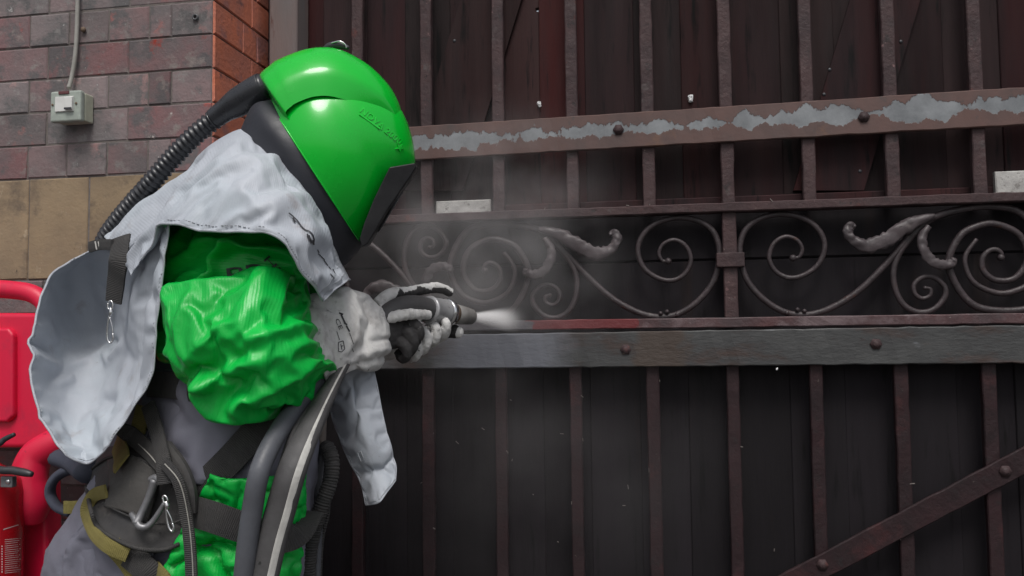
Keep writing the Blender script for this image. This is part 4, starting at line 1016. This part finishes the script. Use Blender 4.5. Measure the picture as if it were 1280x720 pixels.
v, f, u = patch_geo([[hit(x, y, [DB, BB], .010, 1.45) for x, y in r] for r in [[(138, 576), (165, 570), (198, 588)], [(140, 602), (168, 602), (196, 616)], [(134, 634), (160, 640), (186, 652)]]], 8, 8)
solid(make('back_plate', v, f, M['plate'], pad, uvs=u), .007, 1)
edge_tube([(128, 628), (150, 640), (180, 652), (210, 655), (232, 648)], DB, .016, .0022, M['web'], pad)
edge_tube([(206, 590), (222, 608), (230, 634)], DB, .016, .0022, M['web'], pad)
edge_tube([(108, 608), (113, 635), (122, 658), (145, 674), (175, 686), (205, 687), (224, 680)], DB, .014, .004, M['web'], pad)
edge_tube([(110, 590), (135, 572), (170, 572), (200, 590), (222, 615)], DB, .014, .003, M['web'], pad)
def strap(name, pts, wd, mt, off=.012, bvs=None, fb=1.45, th=.004, nrm=None):
    p = [hit(x, y, (bvs or [BB, JB]) + _CO, off, fb) for x, y in pts]
    return ribbon(name, p, wd, mt, person, th=th, nrm=nrm)
strap('shoulder_strap', [(372, 488), (330, 528), (290, 572), (246, 616)], .054, M['web'], .012)
strap('waist_strap', [(222, 634), (262, 645), (305, 660), (345, 672), (372, 664), (388, 640)], .056, M['web'], .020)
strap('dark_strip', [(245, 486), (215, 482), (185, 480)], .05, M['web'], .014, fb=1.6)  # dark strip laid over the black area beside the sleeve
strap('harness_strap', [(140, 528), (165, 545), (195, 572), (215, 595)], .034, M['web'], .035, [BB, DB])
strap('harness_strap', [(185, 505), (196, 540), (204, 575), (206, 605)], .030, M['web'], .045, [BB, DB])
strap('harness_strap', [(206, 560), (224, 585), (234, 612), (236, 640)], .032, M['pad'], .032, [BB, DB], th=.010)
strap('webbing_tail', [(205, 578), (222, 600), (232, 640), (238, 690), (240, 745)], .022, M['web'], .055, [BB, DB, JB])
ln = [hit(x, y, [BB, DB, JB] + _CO, .0605, 1.4) for x, y in [(206, 580), (224, 602), (234, 640), (240, 690), (242, 745)]]
tube('piping', ln, .0014, M['cable'], person, seg=5)
ln = [hit(x, y, [BB, DB] + _CO, .042, 1.4) for x, y in [(148, 532), (170, 552), (190, 572), (204, 592)]]
tube('piping', ln, .0012, M['cable'], person, seg=5)
# mustard webbing
strap('mustard_strap', [(146, 552), (150, 566), (152, 580)], .046, M['mustard'], .040, [BB, DB])
strap('mustard_strap', [(180, 508), (176, 525), (172, 540)], .032, M['mustard'], .020, [BB])
strap('mustard_strap', [(133, 614), (117, 620), (108, 640), (116, 664), (134, 682), (160, 694)], .026, M['mustard'], .040, [BB, DB])
strap('mustard_strap', [(140, 680), (158, 700), (178, 730), (190, 760)], .040, M['mustard'], .016, [BB, DB])
strap('leg_strap', [(160, 692), (185, 715), (205, 745)], .05, M['web'], .02, [BB])
strap('mustard_strap', [(196, 712), (205, 725), (212, 745)], .03, M['mustard'], .022, [BB, JB])
# belt loop at the back
tube('strap_loop', [P(104, 584, 1.64), P(80, 590, 1.63), (P(66, 602, 1.62)), P(63, 618, 1.62), P(72, 634, 1.62), P(88, 641, 1.63)], [.011, .011, .0095, .009, .009, .009], M['navy'], person, seg=10, flat=2.2)
ribbon('mustard_strap', [P(80, 634, 1.60), P(92, 634, 1.60), P(112, 632, 1.6)], .026, M['mustard'], person)
tube('belt_edge', [P(76, 572, 1.66), P(100, 578, 1.64), P(118, 590, 1.60)], [.02, .024, .026], M['navy'], person, seg=12, flat=1.6)
# buckle and carabiners
bc0 = [hit(x, y, [BB, DB], .038, 1.4) for x, y in [(194, 600), (186, 622), (177, 642), (170, 655)]]
v, f, u = tube_geo(bc0, [.0085, .007, .0075, .0085], seg=10, ns=5); v2, f2, u2 = tube_geo([hit(x, y, [BB, DB], .038, 1.4) for x, y in [(188, 600), (194, 597), (201, 602)]], .0065, seg=10, ns=4)
v3, f3, u3 = tube_geo([hit(x, y, [BB, DB], .038, 1.4) for x, y in [(164, 642), (170, 650), (175, 658), (184, 658), (194, 648), (206, 628)]], [.005, .007, .007, .0062, .0055, .004], seg=10, ns=5)
v, f = join((v, f), (v2, f2), (v3, f3)); make('buckle', v, f, M['alu'], person)
def hook(x, y, Ys, L_, tilt=0):
    """swivel snap hook hanging down from a picture point"""
    def q(a, b): return P(x + a + tilt * b, y + b, Ys)
    k = L_ / 52
    g1 = tube_geo([q(-3 * k, 0), q(0, -3 * k), q(3 * k, 0), q(2.5 * k, 7 * k), q(-2.5 * k, 7 * k), q(-3 * k, 0)], .0019, seg=7, ns=5)
    g2_ = tube_geo([q(0, 6 * k), q(1 * k, 12 * k), q(-1 * k, 16 * k)], [.0032, .0045, .003], seg=8, ns=4)
    g3 = tube_geo([q(-1 * k, 15 * k), q(-3.5 * k, 30 * k), q(-3.5 * k, 44 * k), q(0, 50 * k), q(3.5 * k, 45 * k), q(3 * k, 38 * k)], .0021, seg=7, ns=5)
    g4 = tube_geo([q(-1 * k, 17 * k), q(2.5 * k, 30 * k), q(3.2 * k, 40 * k)], .0014, seg=6, ns=4)
    v, f = join(g1, g2_, g3, g4); make('snap_hook', v, f, M['chrome'], person)
yb = hit(208, 630, [BB, DB], .085, 1.4).y
hook(206, 622, yb - .03, 44, .22)
# cape strap with its hook, over the inside of the flap
ribbon('cape_strap', [P(152, 296, 1.50), P(148, 325, 1.475), P(145, 352, 1.49), P(142, 378, 1.50)], [.040, .040, .038, .034], M['web'], person, th=.004)
hook(138, 379, 1.495, 52)
ribbon('cape_strap', [P(112, 309, 1.55), P(124, 306, 1.53), P(140, 306, 1.49)], .022, M['web'], person, th=.004)
for x in (119, 123): ribbon('strap_stitch', [P(x, 302, 1.525), P(x + 2, 312, 1.525)], .002, M['stripe'], person, th=.002)

# ------------------------------------------------------------------ blast nozzle, held in the hands, and its hoses
nz0 = P(535, 387, 1.885); nz1 = P(589, 396, 2.03)
noz = root('blasting_nozzle', 'steel blasting nozzle held in both gloves with its hoses hanging down', 'nozzle', nz0)
ax = (nz1 - nz0).normalized()
def lathe(name, prof_, mt):
    pts = [nz0 + ax * d for d, r in prof_]; v, f, u = tube_geo(pts, [r for d, r in prof_], seg=28, ns=1); return make(name, v, f, mt, noz, uvs=u)
LN = (nz1 - nz0).length
lathe('coupling', [(0, .029), (.002, .0325), (.006, .033), (.009, .0305), (LN * .33, .031), (LN * .36, .0325)], M['steel'])
lathe('clamp_ring', [(LN * .355, .0305), (LN * .36, .0335), (LN * .46, .0335), (LN * .475, .0295)], M['chrome'])
lathe('rust_collar', [(LN * .47, .0285), (LN * .48, .0285), (LN * .55, .0262), (LN * .57, .0255)], M['rust'])
lathe('nozzle_tip', [(LN * .56, .0252), (LN * .8, .0225), (LN * .985, .0195), (LN, .0185), (LN * 1.001, .010), (LN * .98, .007)], M['taper'])
tube('whip_hose', [nz0 + ax * .006, P(518, 383, 1.845), P(500, 385, 1.81), P(486, 392, 1.78), P(470, 405, 1.75), P(450, 430, 1.72)], [.0265, .026, .025, .023, .020, .018], M['dark_hose'], noz, seg=18, ns=8)
h1 = tube('blast_hose', [P(432, 440, 1.66), P(405, 470, 1.58), P(378, 500, 1.49), P(350, 537, 1.405), P(326, 585, 1.345), P(315, 640, 1.345), P(307, 700, 1.35), P(300, 790, 1.36), P(296, 950, 1.38)], .0175, M['blast_hose'], noz, seg=18, ns=8)
hp = [P(440, 440, 1.68), P(424, 466, 1.58), P(395, 520, 1.455), P(368, 580, 1.375), P(350, 640, 1.37), P(334, 700, 1.37), P(318, 790, 1.37), P(310, 950, 1.39)]
h2 = tube('blast_hose', hp, [.011, .013, .021, .0255, .027, .027, .027, .027], M['dark_hose'], noz, seg=20, ns=8, flat=.8); h2['label'] = 'dark hose with a white stripe along it'
sp = [p + V((.73 * r_, -.59 * r_, 0.002)) for p, r_ in zip(hp, (.011, .013, .021, .0255, .027, .027, .027, .027))]
ribbon('hose_stripe', sp, [.006, .008, .011, .012, .012, .012, .012, .012], M['stripe'], h2, th=.002, nrm=V((.75, -.66, .0)))
tube('air_line', [P(420, 470, 1.58), P(398, 500, 1.50), P(368, 545, 1.42), P(350, 600, 1.40), P(338, 650, 1.40), P(330, 760, 1.40)], .010, M['dark_hose'], noz, seg=12, ns=8)
tube('worn_cord', [P(420, 465, 1.66), P(407, 485, 1.62), P(402, 515, 1.60), P(401, 545, 1.60), P(405, 556, 1.60)], [.012, .0115, .0115, .011, .006], M['brown_cord'], noz, seg=12, ns=6)
bp = cr([P(404, 552, 1.60), P(414, 572, 1.59), P(413, 600, 1.58), P(402, 632, 1.57), P(392, 665, 1.57), P(386, 700, 1.57), P(384, 780, 1.58)], 20)
acc = 0; rr = []; prev = None
for p in bp:
    if prev is not None: acc += (V(p) - V(prev)).length
    prev = p; rr.append(.0150 + .0012 * cos(acc * 2 * pi / .0075))
rr[:8] = [.004 + .0014 * i for i in range(8)]
tube('braided_hose', [V(p) for p in bp], rr, M['braid'], noz, seg=14, ns=1)
tube('air_line', [P(404, 556, 1.61), P(398, 600, 1.61), P(398, 650, 1.61), P(396, 700, 1.61), P(392, 780, 1.61)], .009, M['blast_hose'], noz, seg=10, ns=8)
tube('air_line', [P(410, 560, 1.63), P(409, 600, 1.63), P(410, 640, 1.63), P(402, 680, 1.63), P(398, 780, 1.63)], .0045, M['braid'], noz, seg=8, ns=8)

# ------------------------------------------------------------------ red moulded stand and the extinguisher on it
std = root('extinguisher_stand', 'red moulded plastic stand with carrying handle behind the extinguisher', 'stand', (-1.55, 1.80, 0))
def slab(name, pts, y0, y1, mt, parent, b=.008):
    n = len(pts); cx = sum(p[0] for p in pts) / n; cy = sum(p[1] for p in pts) / n
    bm = bmesh.new(); fr = [bm.verts.new(P(x, y, y0)) for x, y in pts]; bk = [bm.verts.new(P(x, y, y0) + V((0, y1 - y0, 0))) for x, y in pts]
    bm.faces.new(fr); bm.faces.new(bk[::-1])
    for k in range(n): bm.faces.new((fr[k], bk[k], bk[(k + 1) % n], fr[(k + 1) % n]))
    bmesh.ops.recalc_face_normals(bm, faces=bm.faces)
    bmesh.ops.bevel(bm, geom=[e for e in bm.edges], offset=b, segments=3, profile=.6, affect='EDGES', clamp_overlap=True)
    bm.verts.index_update(); vs = [q.co.copy() for q in bm.verts]; fs = [tuple(q.index for q in fa.verts) for fa in bm.faces]; bm.free()
    o = make(name, vs, fs, mt, parent); o.modifiers.new('n', 'WEIGHTED_NORMAL'); return o
tube('handle', [P(-140, 392, 1.80), P(-128, 366, 1.80), P(-90, 360, 1.80), P(-40, 360, 1.80), P(10, 362, 1.80), P(40, 367, 1.80), P(56, 380, 1.80), P(60, 402, 1.80)], [.021, .021, .021, .022, .022, .022, .021, .020], M['red_plastic'], std, seg=18, ns=6)
slab('back_panel', [(-150, 391), (62, 391), (72, 420), (72, 560), (-150, 560)], 1.79, 1.86, M['red_plastic'], std, b=.012)
slab('raised_panel', [(-140, 412), (10, 410), (16, 418), (16, 520), (8, 528), (-140, 530)], 1.775, 1.80, M['red_plastic'], std, b=.008)
tube('arm', [P(90, 545, 1.80), P(66, 556, 1.79), P(44, 572, 1.78), P(36, 600, 1.77), P(40, 628, 1.77), P(38, 650, 1.775)], [.032, .036, .038, .042, .042, .030], M['red_plastic'], std, seg=20, ns=6)
tube('arm', [P(-150, 545, 1.80), P(-130, 556, 1.79), P(-115, 572, 1.78), P(-108, 600, 1.77), P(-110, 628, 1.77), P(-110, 650, 1.775)], [.032, .036, .038, .042, .042, .030], M['red_plastic'], std, seg=20, ns=6)
slab('leg_column', [(0, 600), (56, 600), (58, 700), (62, 990), (-10, 990), (0, 700)], 1.80, 1.86, M['red_plastic'], std, b=.012)
slab('base_panel', [(-150, 640), (2, 640), (2, 985), (-150, 985)], 1.81, 1.86, M['red_plastic'], std, b=.012)
bx = P(-22, 700, 1.70); zb = .10
base_z = P(0, 985, 1.83).z
slab('base_foot', [(-170, 985), (80, 985), (90, 1075), (-180, 1075)], 1.62, 1.90, M['red_plastic'], std, b=.012)
cx = bx.x; cyy = 1.70; R_ = .082
ext = root('fire_extinguisher', 'red fire extinguisher with black lever handle at the left edge', 'extinguisher', (cx, cyy, .13))
zs = P(20, 596, 1.66).z
prof_ = [(.13, .06), (.135, .078), (.15, R_), (zs - .045, R_), (zs - .018, R_ * .93), (zs + .004, R_ * .72), (zs + .016, R_ * .42), (zs + .03, .022), (zs + .036, .020)]
pts = [V((cx, cyy, z_)) for z_, r in prof_]
v, f, u = tube_geo(pts, [r for z_, r in prof_], seg=40, ns=1); make('cylinder', v, f, M['ext_red'], ext)
EB = BVHTree.FromPolygons(v, f)
pb = P(-6, 575, 1.66)
v, f = ball_geo(V((cx, cyy, zs + .05)), .03, 8, (.8, .8, 1)); make('valve', v, f, M['alu'], ext)
rbox('bracket', P(2, 608, 1.64).x, P(17, 608, 1.64).x, 1.635, 1.65, P(2, 609, 1.64).z, P(2, 595, 1.64).z, M['alu'], ext, b=.003)
v, f = ball_geo(P(10, 602, 1.634), .0055, 6, (1, .6, 1)); make('bolt', v, f, M['chrome'], ext)
tube('lever', [V((cx - .01, cyy - .02, zs + .075)), P(-6, 584, 1.63), P(16, 588, 1.63), P(32, 591, 1.63), P(40, 593, 1.63)], [.008, .0085, .009, .0085, .006], M['black'], ext, seg=10, ns=5)
tube('lever', [V((cx - .01, cyy - .02, zs + .09)), P(-6, 556, 1.63), P(6, 549, 1.63), P(18, 543, 1.63)], [.008, .006, .006, .0045], M['black'], ext, seg=10, ns=5)
rows = []
for r in range(17):
    y = 674 + r * 2.6; rows.append(((6, y + .8), (26 - (r * 7 % 5), y - 1.2)))
line_print('label_print', rows, EB, M['pale_print'], ext, .7, .0006)
line_print('label_print', [((4, 662), (23, 656))], EB, M['pale_print'], ext, 1.0, .0006)
line_print('label_print', [((2.5, 682 + k * 3.2), (2.5, 683.8 + k * 3.2)) for k in range(11)], EB, M['pale_print'], ext, 1.6, .0006)

# ------------------------------------------------------------------ dust
def dust(name, c, size, dens, noise_sc, label, lo=.35):
    v, f = ball_geo(V((0, 0, 0)), 1, 16)
    me = bpy.data.meshes.new(name); me.from_pydata(v, [], f); o = bpy.data.objects.new(name, me); COL.objects.link(o); o.location = c; o.scale = size
    m = bpy.data.materials.new(name); m.use_nodes = True; t = m.node_tree; N = t.nodes; L = t.links; N.remove(N['Principled BSDF'])
    pv = N.new('ShaderNodeVolumePrincipled'); pv.inputs['Color'].default_value = (.80, .79, .80, 1); pv.inputs['Anisotropy'].default_value = .1
    L.new(pv.outputs[0], N['Material Output'].inputs['Volume'])
    tc = N.new('ShaderNodeTexCoord'); ln = N.new('ShaderNodeVectorMath'); ln.operation = 'LENGTH'; L.new(tc.outputs['Object'], ln.inputs[0])
    fa = N.new('ShaderNodeMapRange'); fa.interpolation_type = 'SMOOTHSTEP'; fa.inputs[1].default_value = 1.0; fa.inputs[2].default_value = .1; L.new(ln.outputs['Value'], fa.inputs[0])
    geo = N.new('ShaderNodeNewGeometry'); nz = N.new('ShaderNodeTexNoise'); nz.inputs['Scale'].default_value = noise_sc; nz.inputs['Detail'].default_value = 4; L.new(geo.outputs['Position'], nz.inputs['Vector'])
    nr = N.new('ShaderNodeMapRange'); nr.inputs[1].default_value = lo; nr.inputs[2].default_value = .72; L.new(nz.outputs['Fac'], nr.inputs[0])
    mu = N.new('ShaderNodeMath'); mu.operation = 'MULTIPLY'; L.new(fa.outputs[0], mu.inputs[0]); L.new(nr.outputs[0], mu.inputs[1])
    m2 = N.new('ShaderNodeMath'); m2.operation = 'MULTIPLY'; m2.inputs[1].default_value = dens; L.new(mu.outputs[0], m2.inputs[0]); L.new(m2.outputs[0], pv.inputs['Density'])
    me.materials.append(m)
    return tag(o, label, 'dust', kind='stuff')
c = P(600, 310, 2.17)
dust('dust_cloud', c, (.50, .105, .46), 5.6, 6.0, 'thin grey dust hanging in front of the scrollwork above the nozzle')
c = P(650, 550, 2.17)
dust('dust_haze', c, (.78, .10, .55), .9, 3.5, 'faint grey dust drifting in front of the lower bars', .30)
def jet():
    a = nz1 + ax * .001; tgt = P(668, 402, YG - .02); d = (tgt - a).normalized()
    pts = [a + d * t for t in (0, .04, .09, .15, .21)]
    v, f, u = tube_geo(pts, [.012, .024, .036, .050, .045], seg=24, ns=4)
    o = make('abrasive_jet', v, f, M['ink'])
    m = bpy.data.materials.new('abrasive_jet'); m.use_nodes = True; t = m.node_tree; N = t.nodes; L = t.links; N.remove(N['Principled BSDF'])
    pv = N.new('ShaderNodeVolumePrincipled'); pv.inputs['Color'].default_value = (.985, .98, .985, 1); L.new(pv.outputs[0], N['Material Output'].inputs['Volume'])
    geo = N.new('ShaderNodeNewGeometry'); sb = N.new('ShaderNodeVectorMath'); sb.operation = 'SUBTRACT'; sb.inputs[1].default_value = a; L.new(geo.outputs['Position'], sb.inputs[0])
    dt = N.new('ShaderNodeVectorMath'); dt.operation = 'DOT_PRODUCT'; dt.inputs[1].default_value = d; L.new(sb.outputs[0], dt.inputs[0])
    cr_ = N.new('ShaderNodeVectorMath'); cr_.operation = 'CROSS_PRODUCT'; cr_.inputs[1].default_value = d; L.new(sb.outputs[0], cr_.inputs[0])
    ln = N.new('ShaderNodeVectorMath'); ln.operation = 'LENGTH'; L.new(cr_.outputs[0], ln.inputs[0])
    wr = N.new('ShaderNodeMath'); wr.operation = 'MULTIPLY_ADD'; wr.inputs[1].default_value = .20; wr.inputs[2].default_value = .010; L.new(dt.outputs['Value'], wr.inputs[0])
    q = N.new('ShaderNodeMath'); q.operation = 'DIVIDE'; L.new(ln.outputs['Value'], q.inputs[0]); L.new(wr.outputs[0], q.inputs[1])
    f1 = N.new('ShaderNodeMapRange'); f1.interpolation_type = 'SMOOTHSTEP'; f1.inputs[1].default_value = 1; f1.inputs[2].default_value = 0; L.new(q.outputs[0], f1.inputs[0])
    f2 = N.new('ShaderNodeMapRange'); f2.inputs[1].default_value = 0; f2.inputs[2].default_value = .20; f2.inputs[3].default_value = 1; f2.inputs[4].default_value = 0; L.new(dt.outputs['Value'], f2.inputs[0])
    pw = N.new('ShaderNodeMath'); pw.operation = 'POWER'; pw.inputs[1].default_value = 2.2; L.new(f2.outputs[0], pw.inputs[0])
    mu = N.new('ShaderNodeMath'); mu.operation = 'MULTIPLY'; L.new(f1.outputs[0], mu.inputs[0]); L.new(pw.outputs[0], mu.inputs[1])
    m2 = N.new('ShaderNodeMath'); m2.operation = 'MULTIPLY'; m2.inputs[1].default_value = 420; L.new(mu.outputs[0], m2.inputs[0]); L.new(m2.outputs[0], pv.inputs['Density'])
    o.data.materials[0] = m
    tag(o, 'white spray of abrasive leaving the nozzle towards the rail', 'spray', kind='stuff')
jet()
